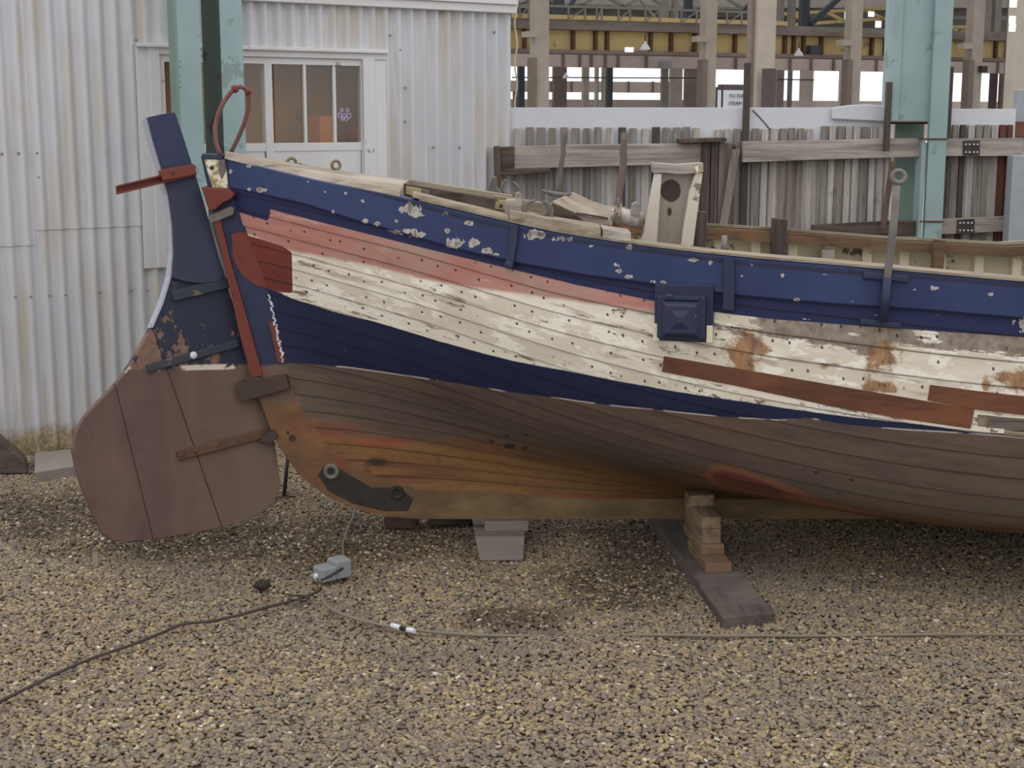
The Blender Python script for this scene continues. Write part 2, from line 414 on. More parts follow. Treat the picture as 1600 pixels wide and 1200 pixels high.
    c2 = N.mix(N.step(bare, .585, .61), cream, barec)
    c2 = N.mix(N.math('MULTIPLY', N.step(N.math('ADD', chipn, N.math('MULTIPLY', lowgrey, .07)), .645, .67), .9), c2, srgb(96,82,70))
    ru = N.step(N.math('ADD', at('rust'), N.math('MULTIPLY', N.math('SUBTRACT', N.noise(16, 7, .7, P, (.6,1,1), (3,3,3)), .5), 3.2)), -.1, .28)
    rc = N.ramp(N.noise(30, 5, .6, P, (1, .5, 1)), [(.3, srgb(84,60,44)), (.45, srgb(136,92,54)), (.6, srgb(164,122,78)), (.75, srgb(128,100,80))])
    c2 = N.mix(N.math('MULTIPLY', ru, .9), c2, rc)
    c = N.mix(side(at('d_wedge'), .45), c, c2)
    # pink strakes
    pk = N.mix(N.step(streak, .36, .64), srgb(188,138,126), srgb(172,112,100))
    pk = N.mix(N.step(streak2, .56, .72), pk, srgb(196,164,148))
    pk = N.mix(N.math('MULTIPLY', N.step(big, .55, .66), .7), pk, srgb(172,146,132))
    pm = N.math('MULTIPLY', side(at('d_pink'), 1.1, 3), N.step(px, 1030, 1028))
    c = N.mix(pm, c, pk)
    rm = N.step(N.math('ADD', at('red'), N.math('MULTIPLY', wob, .25)), -.6, .6)
    c = N.mix(rm, c, N.mix(N.step(med, .35, .7), srgb(122,60,50), srgb(106,52,45)))
    # top navy
    topn = N.mix(N.step(N.noise(3, 4, .6, P), .35, .7), srgb(46,55,90), srgb(55,66,104))
    topn = N.mix(N.math('MULTIPLY', N.step(px, 1000, 420), .5), topn, srgb(66,77,114))
    topn = N.mix(N.step(at('d_wale'), -2, 2), topn, srgb(38,44,80))
    tc0 = N.math('ADD', N.math('ADD', at('chip'), -.12), N.math('ADD', N.math('MULTIPLY', N.math('SUBTRACT', N.noise(17, 4, .6, P, (.8,1,1), (4,4,4)), .5), 3.4), N.math('MULTIPLY', N.math('SUBTRACT', N.noise(60, 5, .7, P, (.8,1,1), (4,9,4)), .5), 3.4)))
    tc = tc0
    tc = N.math('MAXIMUM', N.step(tc, -.02, .05), N.step(chipn, .70, .715))
    topn = N.mix(tc, topn, N.mix(N.math('MULTIPLY', N.step(tc0, .2, .5), N.step(fine, .42, .5)), srgb(186,179,170), srgb(132,120,108)))
    c = N.mix(side(at('d_top'), .15), c, topn)
    # fastenings along each strake and the seams
    col = N.math('ADD', N.math('DIVIDE', px, 29.0), N.math('MULTIPLY', N.math('FLOOR', st), .06))
    fx = N.math('SUBTRACT', N.math('FRACT', col), .5)
    fy = N.math('SUBTRACT', N.math('FRACT', st), .25)
    jit = N.n.new('ShaderNodeTexWhiteNoise'); N.l.new(N.comb(N.math('FLOOR', col), N.math('FLOOR', st), 0), jit.inputs['Vector'])
    jv = jit.outputs['Value']; fy = N.math('SUBTRACT', fy, N.math('MULTIPLY', jv, .5))
    jit2 = N.n.new('ShaderNodeTexWhiteNoise'); N.l.new(N.comb(N.math('FLOOR', st), N.math('FLOOR', col), 3.3), jit2.inputs['Vector'])
    fx = N.math('ADD', fx, N.math('MULTIPLY', N.math('SUBTRACT', jit2.outputs['Value'], .5), .55))
    dd = N.math('SQRT', N.math('ADD', N.math('POWER', N.math('MULTIPLY', fx, 29), 2), N.math('POWER', N.math('MULTIPLY', fy, 28), 2)))
    zone = N.math('MULTIPLY', N.step(at('d_top'), -2, 3), N.step(at('d_wedge'), 4, -4))
    zone = N.math('MULTIPLY', zone, N.math('SUBTRACT', 1, rm))
    nail = N.math('MULTIPLY', N.step(dd, 2.5, 1.5), N.math('MULTIPLY', zone, N.step(jv, .30, .5)))
    c = N.mix(N.math('MULTIPLY', nail, .9), c, srgb(58,44,36))
    fr = N.math('FRACT', st)
    seam = N.math('MAXIMUM', N.step(fr, .06, .02), N.step(fr, .95, .98))
    c = N.mix(N.math('MULTIPLY', seam, N.math('ADD', .35, N.math('MULTIPLY', streak, .8))), c, N.mix(.72, c, srgb(40,32,28)))
    N.color(c)
    hgt = N.math('ADD', N.math('MULTIPLY', fine, .6), N.math('ADD', N.math('MULTIPLY', streak2, .8), N.math('MULTIPLY', nail, -1.5)))
    N.bump(hgt, .35, .006)
    return N.m
M['hull'] = hull_material()

boat = thing('wooden_boat', (XM, Y0, 0), 'old double-ended wooden boat with peeling navy, pink and white strakes resting on timber blocks', 'boat')
NS = 20
def hull_side(side):
    mb = MB(); A = {k: [] for k in ('along','strake','d_wl','d_wedge','d_pink','d_top','d_or','d_wale','red','tear','burn','smudge','rust','chip')}
    nu = 320 if side < 0 else 90; us = [i/nu for i in range(nu+1)]
    us = us+[1.005,1.01,1.015]+[1+.02*(i+1) for i in range(50)]
    def col(P, st):
        q = Vector(P)
        if q.y > Y0: q.y = 2*Y0-q.y
        bow = q.x > XM+.25
        if bow: q.x = 2*XM-q.x
        px, py = proj(q)
        A['along'].append(px if not bow else px+400); A['strake'].append(st)
        for k, C in (('d_wl',C_WL),('d_wedge',C_WEDGE),('d_pink',C_PINK),('d_top',C_TOP),('d_or',C_OR),('d_wale',C_WALE)): A[k].append(py-C(px))
        A['red'].append(max(poly_sd(RED, px, py), poly_sd(RED2, px, py)))
        A['tear'].append(-50 if bow else poly_sd(TEAR, px, py)); A['burn'].append(poly_sd(BURN, px, py))
        A['smudge'].append(-5 if bow else blobs(SMUDGE, px, py)); A['rust'].append(-5 if bow else blobs(RUST, px, py)); A['chip'].append(-5 if bow else blobs(CHIP, px, py))
        return px, py
    fr = [0, .25, .5, .75, 1] if side < 0 else [0, .5, 1]
    for k in range(NS):
        rows = []
        info = []
        for f in fr:
            v = (k+f)/NS; r = []; ri = []
            for u in us:
                P = off(u, v, .0035*(1-f)+.0005, side); ri.append(col(P, k+min(f, .999))); r.append(P)
            rows.append(r); info.append(ri)
        def skip(i, j):
            if side > 0 or us[j] > 1.05: return False
            x = (info[i][j][0]+info[i+1][j+1][0])/2; y = (info[i][j][1]+info[i+1][j+1][1])/2
            return poly_sd(HOLE, x, y) > 1
        mb.grid(rows, True, skip)
        if k > 0:
            v = k/NS; lo = []; hi = []
            for u in us:
                P = off(u, v, .0005, side); lo.append(P); col(P, k)
            for u in us:
                P = off(u, v, .004, side); hi.append(P); col(P, k+.002)
            def skip2(i, j): return side < 0 and us[j] < 1.05 and poly_sd(HOLE, *proj(lo[j])) > 1
            mb.grid([lo, hi], False, skip2)
    return mb.build('hull_planking', M['hull'], boat, attrs=A, normals=False)
near_hull = hull_side(-1); tag(near_hull, 'planking of the near side with navy, pink and white strakes')
far_hull = hull_side(1)

# wale (rubbing strake) under the sheer, same paint
def wale(side):
    mb = MB(); A = {k: [] for k in ('along','strake','d_wl','d_wedge','d_pink','d_top','d_or','d_wale','red','tear','burn','smudge','rust','chip')}
    nu = 320 if side < 0 else 90
    us = [i/nu for i in range(nu+1)]+[1.005,1.01,1.015]+[1+.02*(i+1) for i in range(50)]
    def add(rowpts):
        for P in rowpts:
            q = Vector(P)
            if q.y > Y0: q.y = 2*Y0-q.y
            bow = q.x > XM+.25
            if bow: q.x = 2*XM-q.x
            px, py = proj(q)
            A['along'].append(px); A['strake'].append(15.5+(C_WALE(px)-py)*.01)
            for k in ('d_wl','d_wedge','d_pink','d_top','d_or'): A[k].append(-60)
            A['d_wale'].append(py-C_WALE(px))
            for k in ('red','tear','burn'): A[k].append(-50)
            for k in ('smudge','rust'): A[k].append(-5)
            A['chip'].append(-5 if bow else blobs(CHIP, px, py))
    vs = [vcurve(u, C_WALE) for u in us]
    rows = []
    for t, d in ((0,.0), (0,.017), (.04,.02), (.10,.02), (.17,.02), (.24,.02), (.31,.02), (.38,.02), (.45,.02), (.52,.02), (.59,.02), (.66,.02), (.73,.02), (.80,.02), (.88,.02), (.97,.02), (1,.016), (1,-.02)):
        rows.append([off(u, vs[i]+(1-vs[i])*t, d*(.25+.75*min(1, u*14)) if d > 0 else d, side) for i, u in enumerate(us)])
    for seg_ in ((0,1),(1,2),tuple(range(2,16)),(15,16),(16,17)):
        rr = [rows[k] for k in seg_]
        for r in rr: add(r)
        mb.grid(rr, True)
    return mb.build('rubbing_strake', M['hull'], boat, attrs=A, normals=False)
for s_ in (-1, 1): wale(s_)

# gunwale capping, inwale and lining
def strip(us, f, closed=True):      # f(u) -> list of points of the section
    mb = MB(); secs = [f(u) for u in us]; n = len(secs[0])
    rows = [[s[k % n] for s in secs] for k in range(n+1 if closed else n)]
    mb.grid(rows, False); b = len(mb.v)
    mb.v += secs[0]; mb.face(range(b, b+n)); b = len(mb.v); mb.v += secs[-1]; mb.face(range(b, b+n))
    return mb
def cap_sec(side, w=.055, h=.009):
    def f(u):
        p = surf(u, 1, side); o = Vector((0, side, 0)); z = Vector((0, 0, 1)); k = min(1, max(.15, min(u, 2-u)*12))
        return [p+o*.022*k+z*.001, p+o*.022*k+z*h, p-o*w*k+z*(h+.004), p-o*w*k+z*.001]
    return f
US = [i/60 for i in range(121)]
strip([.232+i/60*1.768 for i in range(61)], cap_sec(-1)).build('gunwale', M['beige_rail'], boat); strip([.232+i/60*1.768 for i in range(61)], cap_sec(1)).build('gunwale', M['beige_rail'], boat)
UI = [.40+i*.02 for i in range(61)]
def inw(side):
    def f(u):
        p = surf(u, 1, side); o = Vector((0, side, 0)); z = Vector((0, 0, 1)); a = p-o*.075
        return [a-z*.046, a-z*.002, a-o*.03-z*.002, a-o*.03-z*.046]
    return f
for s_ in (-1, 1): strip(UI, inw(s_)).build('inwale', M['inwale'], boat)
for s_ in (1,):
    mb = MB(); mb.grid([[off(u, v, -.028, s_) for u in UI] for v in [i/24 for i in range(25)]], True)
    mb.build('inner_lining', M['cream_dull'], boat, normals=False)
# bent frames (ribs): one U-shaped timber per station
for k in range(17):
    u = .50+k*.052
    mb = MB(); vs = [1-.02-i/30*.98 for i in range(31)]
    pin = [(off(u, v, -.028, -1), off(u, v, -.052, -1)) for v in vs]+[(off(u, v, -.028, 1), off(u, v, -.052, 1)) for v in vs[::-1]]
    w = Vector((.019, 0, 0))
    mb.grid([[a-w for a, b in pin], [b-w for a, b in pin], [b+w for a, b in pin], [a+w for a, b in pin]], False)
    mb.build('frame', M['cream'], boat)
# bottom boards inside
mb = MB()
for k in range(5):
    y = Y0-.36+k*.18
    mb.box((XM, y, .40), (2.6, .17, .02))
mb.build('floorboards', M['dark_wood_x'], boat)

# ------------------------------------------------------------------ backbone: sternpost, keel, stem
def backbone_material():
    N = NT('sternpost_paint', .7); p = N.xyz(); n = N.noise(9, 6, .65); st = N.noise(14, 5, .65, sc=(.3,1,.8))
    zz = N.math('ADD', p[2], N.math('MULTIPLY', N.math('SUBTRACT', n, .5), .03))
    wood = N.mix(N.step(st, .35, .65), srgb(130,92,60), srgb(100,74,54))
    wood = N.mix(N.step(N.noise(5, 4), .56, .64), wood, srgb(120,70,50))
    low = N.mix(N.step(st, .35, .6), srgb(126,104,72), srgb(96,78,56))
    wood = N.mix(N.step(N.math('ADD', p[0], N.math('MULTIPLY', n, .2)), -2.6+.1, -2.4+.1), wood, low)
    zb = 0.69
    c = N.mix(N.step(zz, .52, .56), wood, N.mix(N.step(n, .4, .6), srgb(104,88,76), srgb(118,84,72)))
    navy = N.mix(N.step(n, .3, .7), srgb(40,46,68), srgb(50,57,82))
    ch = N.step(N.noise(16, 9, .7), .70, .715)
    c = N.mix(N.step(zz, zb-.004, zb+.004), c, N.mix(ch, navy, srgb(160,150,140)))
    N.color(c); N.bump(st, .4, .008); return N.m
M['post'] = backbone_material()
AFT = [(318,243),(330,300),(346,372),(362,440),(378,520),(396,592),(412,628),(424,662),(440,696),(470,738),(515,773),(575,796),(650,806)]
aft3 = [at_y(px, py, Y0) for px, py in AFT]
zkb = aft3[-1].z
rab_in = [Vector((p.x+.03, Y0, p.z)) for p in rab3]
sp = [Vector((p.x, 0, p.z)) for p in aft3]
prof = sp+[Vector((XM, 0, zkb))]
top = [Vector((p.x, 0, p.z)) for p in rab_in[::-1]]
mb = MB()
# profile polygon split into quads between the aft/under edge and the rabbet edge
def resample(L, n):
    d = [0]
    for a, b in zip(L, L[1:]): d.append(d[-1]+(b-a).length)
    out = []
    for i in range(n):
        t = d[-1]*i/(n-1); k = 0
        while k < len(d)-2 and d[k+1] < t: k += 1
        f = (t-d[k])/(d[k+1]-d[k]); out.append(L[k].lerp(L[k+1], f))
    return out
A1 = resample(sp, 40); R1 = resample([Vector((p.x+.02, 0, p.z+(.0 if i else .0))) for i, p in enumerate(rab3)], 40)
A1 += [A1[-1].lerp(Vector((XM, 0, zkb)), i/12) for i in range(1, 13)]
R1 += [R1[-1].lerp(Vector((XM, 0, ZK+.02)), i/12) for i in range(1, 13)]
A1 += [Vector((2*XM-p.x, 0, p.z)) for p in A1[-2::-1]]; R1 += [Vector((2*XM-p.x, 0, p.z)) for p in R1[-2::-1]]
hw = .046
L = [[Vector((p.x, Y0-hw, p.z)) for p in A1], [Vector((p.x, Y0-hw, p.z)) for p in R1], [Vector((p.x, Y0+hw, p.z)) for p in R1], [Vector((p.x, Y0+hw, p.z)) for p in A1]]
mb.grid([L[0], L[1]], False); mb.grid([L[1], L[2]], False); mb.grid([L[2], L[3]], False); mb.grid([L[3], L[0]], False)
for k in (0, -1):
    b = len(mb.v); mb.v += [l[k] for l in L]; mb.face(range(b, b+4))
keel = mb.build('keel_and_sternpost', M['post'], boat)
# chipped white-and-wood head of the sternpost
M['chipped'] = m_paint('chipped_post_head', srgb(176,156,122), srgb(226,216,196), .55, srgb(120,100,76), .75, 22, .5)
q = [at_y(x, y, Y0-.052) for x, y in ((317,246),(352,250),(358,306),(334,302))]
post_head = MB().prism(q, (0, .104, 0)).build('post_head', M['chipped'], boat, .004)
q = [at_y(x, y, Y0-.056) for x, y in ((315,240),(346,242),(348,249),(317,249))]
MB().prism(q, (0, .112, 0)).build('post_cap', M['bluepaint'], boat, .003)
MB().prism([at_y(x, y, Y0-.058) for x, y in ((341,250),(352,249),(352,268),(346,280),(342,270))], (0, .02, 0)).build('hoop_lug', M['iron'], boat, .003)
for x_, y_, w_ in ((331,262,7),(335,270,6),(336,281,7),(340,293,6)):
    c = at_y(x_, y_, Y0-.056); MB().lathe([(w_*.0011,-.004),(w_*.0011,.003),(w_*.0006,.005),(0,.005)], c, 9, (0,-1,0)).build('post_bolt', M['yellow_plate'] if y_ > 268 else M['char'] if 'char' in M else M['dark_iron'], boat)
# red painted facing down the aft edge
mb = MB(); aft_red = [(333,340),(350,412),(363,470),(374,520),(394,590)]; fore_red = [(343,338),(361,412),(377,466),(392,520),(410,586)]
a = [at_y(x, y, Y0-.055) for x, y in aft_red]; b = [at_y(x, y, Y0-.055) for x, y in fore_red]
a = resample(a, 16); b = resample(b, 16); T = Vector((0, .11, 0))
mb.grid([a, b, [p+T for p in b], [p+T for p in a], a], False)
MBX = mb.build('post_facing', M['redpaint'], boat)
for poly_ in ([(362,366),(374,362),(388,365),(404,410),(418,450),(400,446),(380,432),(364,404)], [(420,502),(431,502),(443,550),(446,566),(434,566)]):
    MB().prism([at_y(x, y, Y0-.0475) for x, y in poly_], (0, .0025, 0)).build('red_paint_patch', M['redpaint'], boat)
# navy patch on the post next to the planks is part of the backbone paint; white chipped line on the rabbet
mb = MB()
for i in range(34):
    t = i/33; px = 421+ (t*22); py = 462+t*103
    u = .0015; c = at_y(px+random.uniform(-2, 2), py, Y0-.05)
    mb.box(c, (random.uniform(.004,.009), .004, random.uniform(.005,.014)), Matrix.Rotation(random.uniform(-.6,.6), 3, 'Y'))
mb.build('flaking_filler', M['white_sheet'], boat)

# ------------------------------------------------------------------ fittings on the near side
def patch(name, mat, upper, lower, d=.006, n=26, th=.012, bev=.0015):
    uc = curve_fn(upper); lc = curve_fn(lower); x0u, x1u = upper[0][0], upper[-1][0]; x0l, x1l = lower[0][0], lower[-1][0]
    rows_o = [[], [], []]; rows_i = [[], [], []]
    for i in range(n):
        t = i/(n-1); xu = x0u+(x1u-x0u)*t; xl = x0l+(x1l-x0l)*t
        A_ = (xu, float(np.interp(xu, *zip(*upper)))); B_ = (xl, float(np.interp(xl, *zip(*lower))))
        ua = hull_uv(*A_); ub = hull_uv(*B_)
        for k, f in enumerate((0, .5, 1)):
            u = ua[0]+(ub[0]-ua[0])*f; v = ua[1]+(ub[1]-ua[1])*f
            rows_o[k].append(off(u, v, d)); rows_i[k].append(off(u, v, d-th))
    mb = MB(); mb.grid([rows_i[0], rows_o[0]], False); mb.grid(rows_o, True); mb.grid([rows_o[2], rows_i[2]], False); mb.grid(rows_i[::-1], False)
    for k in (0, -1):
        b = len(mb.v); mb.v += [rows_o[0][k], rows_o[1][k], rows_o[2][k], rows_i[2][k], rows_i[1][k], rows_i[0][k]]; mb.face(range(b, b+6))
    return mb.build(name, mat, boat)
tag(patch('replacement_plank', M['plank_new'], [(1038,556),(1180,580),(1300,601),(1400,618),(1522,639)], [(1035,580),(1150,602),(1300,634),(1400,652),(1516,669)]), 'bare brown replacement plank, the longer one')
tag(patch('replacement_plank', M['plank_new'], [(1453,601),(1530,611),(1610,620),(1700,630)], [(1449,625),(1530,640),(1610,649),(1700,658)]), 'bare brown replacement plank at the right end')
patch('exposed_plank', M['beige_rail'], [(1534,669),(1600,677),(1700,688)], [(1534,676),(1600,684),(1700,696)], .002, 12, .01)

def frame_at(px, py, d=0):
    u, v = hull_uv(px, py); p = off(u, v, d); n = snorm(u, v)
    t = (surf(min(u+.01, 1.2), v)-surf(u-.01, v)).normalized(); w = n.cross(t).normalized()
    if w.z < 0: w = -w
    return p, n, t, w
# square blue outlet cover with stepped frames
p, n, t, w = frame_at(1070, 487, .0)
w = (Vector((0,0,1))-n*n.z).normalized(); t = w.cross(n).normalized()
if t.x < 0: t = -t
R3 = Matrix((t, n, w)).transposed()
mb = MB()
mb.box(p+n*.012, (.192, .03, .19), R3)
o1 = mb.build('outlet_cover', M['bluepaint'], boat, .004)
c1 = p-t*.006-w*.012
mb = MB(); mb.box(c1+n*.034, (.158, .026, .145), R3); mb.build('cover_frame', M['bluepaint'], o1, .007)
def pyramid(mb, c, a, b, h0, h1):
    P = [c+t*(x*a/2)+w*(z*a/2)+n*h0 for x, z in ((-1,-1),(1,-1),(1,1),(-1,1))]+[c+t*(x*b/2)+w*(z*b/2)+n*h1 for x, z in ((-1,-1),(1,-1),(1,1),(-1,1))]
    return mb.hexa(P)
mb = MB(); pyramid(mb, c1-w*.004, .128, .09, .046, .066); pyramid(mb, c1-w*.004, .074, .02, .064, .074); mb.build('cover_boss', M['bluepaint'], o1, .003)
mb = MB(); mb.bar(c1-t*.06+n*.05+w*.066, c1+t*.06+n*.05+w*.066, .014, .014); mb.tube([c1-t*.05+n*.05+w*.07, c1-t*.025+n*.05+w*.07], .01); mb.build('cover_hinge', M['bluepaint'], o1, .002)
for x_ in (-.088, .086):
    mb = MB(); mb.box(p+t*x_-w*.066+n*.02, (.02, .034, .056), R3); mb.build('cream_batten', M['cream'], o1, .002)
# iron strap over the gunwale
def strap(name, pts, w_, th, mat, tip=True):
    fr = [frame_at(x, y, .024) for x, y in pts]; mb = MB(); rows = [[], [], [], []]
    for (p, n, t, _w) in fr:
        rows[0].append(p-t*w_/2-n*.02); rows[1].append(p-t*w_/2+n*th); rows[2].append(p+t*w_/2+n*th); rows[3].append(p+t*w_/2-n*.02)
    mb.grid(rows+[rows[0]], False)
    for k in (0, -1):
        b = len(mb.v); mb.v += [r[k] for r in rows]; mb.face(range(b, b+4))
    if tip:
        p, n, t, _w = fr[-1]; mb.lathe([(w_/2*1.15, -.02), (w_/2*1.15, th+.002), (0, th+.004)], p, 14, n)
    return mb.build(name, mat, boat, .002)
strap('chain_plate', [(809,350),(808,365),(806,382),(803,400),(800,412)], .026, .010, M['bluepaint'])
strap('chain_plate', [(1140,402),(1140,425),(1140,450),(1139,482)], .036, .014, M['bluepaint'], False)
# rod with an eye, standing off the side at the right
base, n, t, w = frame_at(1378, 500, .02)
e0 = base+n*.02
mid = frame_at(1384, 432, .02); m0 = mid[0]+mid[1]*.02
yy = m0.y
eye = at_y(1404, 276, yy+.02); neck = at_y(1401, 290, yy+.02)
mb = MB(); mb.tube([e0, m0, m0.lerp(neck, .5)+Vector((.003,0,0)), neck], [.011, .0125, .013, .012], 12)
rod = mb.build('eye_rod', M['iron'], boat)
mb = MB(); mb.tube([eye+Vector((math.cos(a)*.02, .004*math.sin(a), math.sin(a)*.018)) for a in [i*math.pi/12 for i in range(24)]], .0075, 10, True)
mb.build('eye', M['iron'], rod)
mb = MB(); q = mid[0]; mb.bar(q-mid[2]*.075+mid[1]*.0, q+mid[2]*.07+mid[1]*.0, .024, .024, mid[3]); mb.build('upper_clamp', M['bluepaint'], rod, .005)
mb = MB(); mb.bar(base-t*.07-w*.01-n*.006, base+t*.06-w*.01-n*.006, .02, .02, w); mb.build('lower_clamp', M['bluepaint'], rod, .005)
mb = MB(); mb.tube([e0+n*.002, m0+n*.002], .0145, 12); mb.build('painted_sleeve', M['bluepaint'], rod)
# hollow boss and dark hole on the deadwood
p, n, t, w = [at_y(517, 739, Y0-hw-.004), Vector((0,-1,0)), Vector((1,0,0)), Vector((0,0,1))]
M['char'] = m_plain('blackened_wood', srgb(56,48,44), .8, .3)
mb = MB(); q = [at_y(x, y, Y0-hw-.010) for x, y in ((496,744),(504,730),(522,727),(545,742),(580,762),(622,762),(646,780),(638,800),(600,800),(550,788),(512,768))]
mb.prism([p+Vector((0,.008,0)) for p in q], (0, .02, 0)); cheek = mb.build('heel_plate', M['char'], boat, .004)
for (x, y, s_, mt) in ((517,738,1,'iron'), (620,771,.9,'char')):
    c = at_y(x, y, Y0-hw-.012); mb = MB(); mb.lathe([(.031*s_, -.012), (.029*s_, -.004), (.022*s_, -.001), (.016*s_, -.005), (.013*s_, -.012), (0, -.012)], c, 22, (0,-1,0)); mb.build('bolt_socket', M[mt], cheek)
mb = MB(); mb.tube([at_y(457, 684, Y0-hw-.003), at_y(457, 684, Y0-hw+.01)], .013); mb.tube([at_y(450, 676, Y0-hw-.002), at_y(450, 676, Y0-hw+.01)], .006); mb.build('bolt_hole', M['char'], boat)
# ------------------------------------------------------------------ deck and deck gear
ud = u_at(625)
mb = MB(); rows = []
usd = [ud*i/24 for i in range(25)]
for f in [-1+2*i/16 for i in range(17)]:
    r = []
    for u in usd:
        p = surf(u, 1, -1); b = Y0-p.y; r.append(Vector((p.x, Y0+f*max(b-.01, .03), p.z+.016+.022*min(1, b/.42)*(1-f*f))))
    rows.append(r)
lowr = [[Vector((p.x, p.y+s*.026, p.z-.022)) for p in r] for r, s in ((rows[0], -1), (rows[-1], 1))]
mb.grid([lowr[0], rows[0]], False); mb.grid(rows, True); mb.grid([rows[-1], lowr[1]], False)
end = [r[-1] for r in rows]; mb.grid([end, [e-Vector((0,0,.055)) for e in end]], False)
under = [[p-Vector((0,0,.055)) for p in r] for r in rows]; mb.grid(under, True)
deck = mb.build('aft_deck', M['deck'], boat, normals=True)
def ring(px, py, Y, R=.018, r=.006, tilt=.5):
    c = at_y(px, py, Y); mb = MB()
    mb.tube([c+Vector((math.cos(a)*R*math.cos(tilt), math.cos(a)*R*math.sin(tilt), math.sin(a)*R)) for a in [i*math.pi/12 for i in range(24)]], r, 10, True)
    mb.lathe([(.012, 0), (.012, .006), (.006, .009), (0, .009)], c-Vector((0,0,R+.009)), 12)
    return mb.build('ring_bolt', M['verdigris'], boat)
ring(455.5, 255, 5.50); ring(525, 258, 5.50, .016)
def cleat(x0, y0, x1, y1, xs, ys, Y, mat, h=.012):
    a = at_y(x0, y0, Y); b = at_y(x1, y1, Y); m = at_y(xs, ys, Y); mb = MB()
    c = a.lerp(b, .5)-Vector((0,0,h*.6))
    mb.tube([a, a.lerp(c, .5)+Vector((0,0,-.002)), c, b.lerp(c, .5)+Vector((0,0,-.002)), b], [h*.25, h*.5, h*.75, h*.5, h*.25], 10)
    mb.bar(m, c, .03, .022, (0,1,0), .02, .016)
    return mb.build('cleat', mat, boat)
cleat(467, 255, 489, 261, 478, 266, 5.5, M['dark_iron'], .009)
cleat(847, 297, 893, 303, 868, 312, 5.3, M['iron'], .016)
# red hoop standing on the stern
hp = [(344,242),(337,222),(336,200),(341,178),(349,160),(359,146),(368,137),(377,135),(386,140),(389,152),(388,170),(382,192),(372,216),(361,238)]
mb = MB(); pts = resample([at_y(x, y, 5.43+.10*i/13) for i, (x, y) in enumerate(hp)], 40)
mb.tube(pts, .0085, 10); hoop = mb.build('stern_hoop', M['hoop'], boat)
mb = MB(); mb.tube([at_y(364, 141, 5.476), at_y(370, 137, 5.48)], .014, 12); mb.build('hoop_collar', M['redpaint'], hoop)
mb = MB(); mb.tube([at_y(386, 139, 5.49), at_y(389, 147, 5.495)], .012, 12); mb.build('hoop_collar', M['redpaint'], hoop)
# opening abaft midships: dark coaming with yellowed plates
a = at_y(630, 298, 5.32); b = at_y(772, 322, 5.24)
coam = MB().bar(a, b, .035, .055).build('hatch_coaming', M['dark_wood_x'], boat, .003)
tv = (b-a).normalized()
for f, wd in ((.12, .06), (.24, .04)):
    c = a.lerp(b, f); mb = MB(); mb.bar(c-tv*wd/2+Vector((0,-.02,.004)), c+tv*wd/2+Vector((0,-.02,.004)), .006, .03); mb.build('metal_plate', M['yellow_plate'] if wd > .05 else M['iron'], coam, .002)
a2 = at_y(630, 286, 5.62); b2 = at_y(800, 312, 5.60)
MB().bar(a2, b2, .04, .035).build('hatch_coaming', M['beige_rail'], boat, .003)
a3 = at_y(770, 318, 5.40); b3 = at_y(862, 331, 5.36)
beam = MB().bar(a3, b3, .05, .06).build('cross_rail', M['beige_rail'], boat, .003)
mb = MB(); mb.bar(a3+Vector((.0,-.03,0)), a3.lerp(b3, .22)+Vector((0,-.03,0)), .008, .036); mb.build('metal_plate', M['yellow_plate'], beam, .002)
for x_, y_, d_ in ((783, 322, 5.34),): MB().tube([at_y(x_, y_, d_+.01), at_y(x_, y_, d_-.01)], .007).build('bolt', M['dark_iron'], beam)
# covering boards on the near gunwale
def cover(name, x0, x1, h, w_, mat):
    ua, ub = u_at(x0), u_at(x1); ul = [ua+(ub-ua)*i/10 for i in range(11)]
    def f(u):
        p = surf(u, 1, -1); o = Vector((0,-1,0)); z = Vector((0,0,1))
        return [p+o*.021+z*.007, p+o*.014+z*h, p-o*w_+z*(h+.004), p-o*w_+z*.007]
    return strip(ul, f).build(name, mat, boat, .002)
cover('covering_board', 796, 938, .040, .10, M['beige_rail'])
cover('gunwale_block', 941, 985, .036, .12, M['grey_wood_x'])
cover('covering_board', 645, 795, .020, .06, M['beige_rail'])
# lug and crescent rowlock
Yr = Y0-half(u_at(830), 1)+.05
mb = MB(); q = [at_y(x, y, Yr) for x, y in ((789,334),(790,312),(803,312),(806,302),(811,300),(815,306),(816,334),(812,346),(803,344))]
mb.prism(q, (0, .05, 0)); mb.build('mooring_lug', M['grey_wood_x'], boat, .004)
mb = MB(); mb.tube(resample([at_y(x, y, Yr) for x, y in ((836,313),(826,316),(819,324),(821,333),(831,338),(845,338),(855,333),(858,325),(853,317),(847,314))], 22), [.005+.004*math.sin(math.pi*i/21) for i in range(22)], 10)
mb.bar(at_y(838, 346, Yr), at_y(838, 338, Yr), .05, .03, (0,1,0)); mb.bar(at_y(818, 344, Yr), at_y(862, 349, Yr), .05, .02); rk = mb.build('crescent_rowlock', M['iron'], boat)
mb = MB(); mb.prism([at_y(x, y, Yr-.005) for x, y in ((850,313),(857,315),(864,326),(866,343),(856,345),(857,330))], (0, .03, 0)); mb.build('horn', M['iron'], rk, .003)
Yf = 5.95
mb = MB(); mb.tube(resample([at_y(x, y, Yf) for x, y in ((792,281),(786,286),(784,296),(788,303),(797,305),(806,304),(811,300),(808,290),(801,284))], 20), [.005+.005*math.sin(math.pi*i/19) for i in range(20)], 10)
mb.bar(at_y(798, 310, Yf), at_y(798, 303, Yf), .04, .03, (0,1,0)); mb.build('crescent_rowlock', M['iron'], boat)
mb = MB(); mb.prism([at_y(x, y, 5.85) for x, y in ((763,300),(767,282),(769,276),(776,277),(777,292),(784,302))], (0, .04, 0)); mb.build('eye_plate', M['iron'], boat, .003)
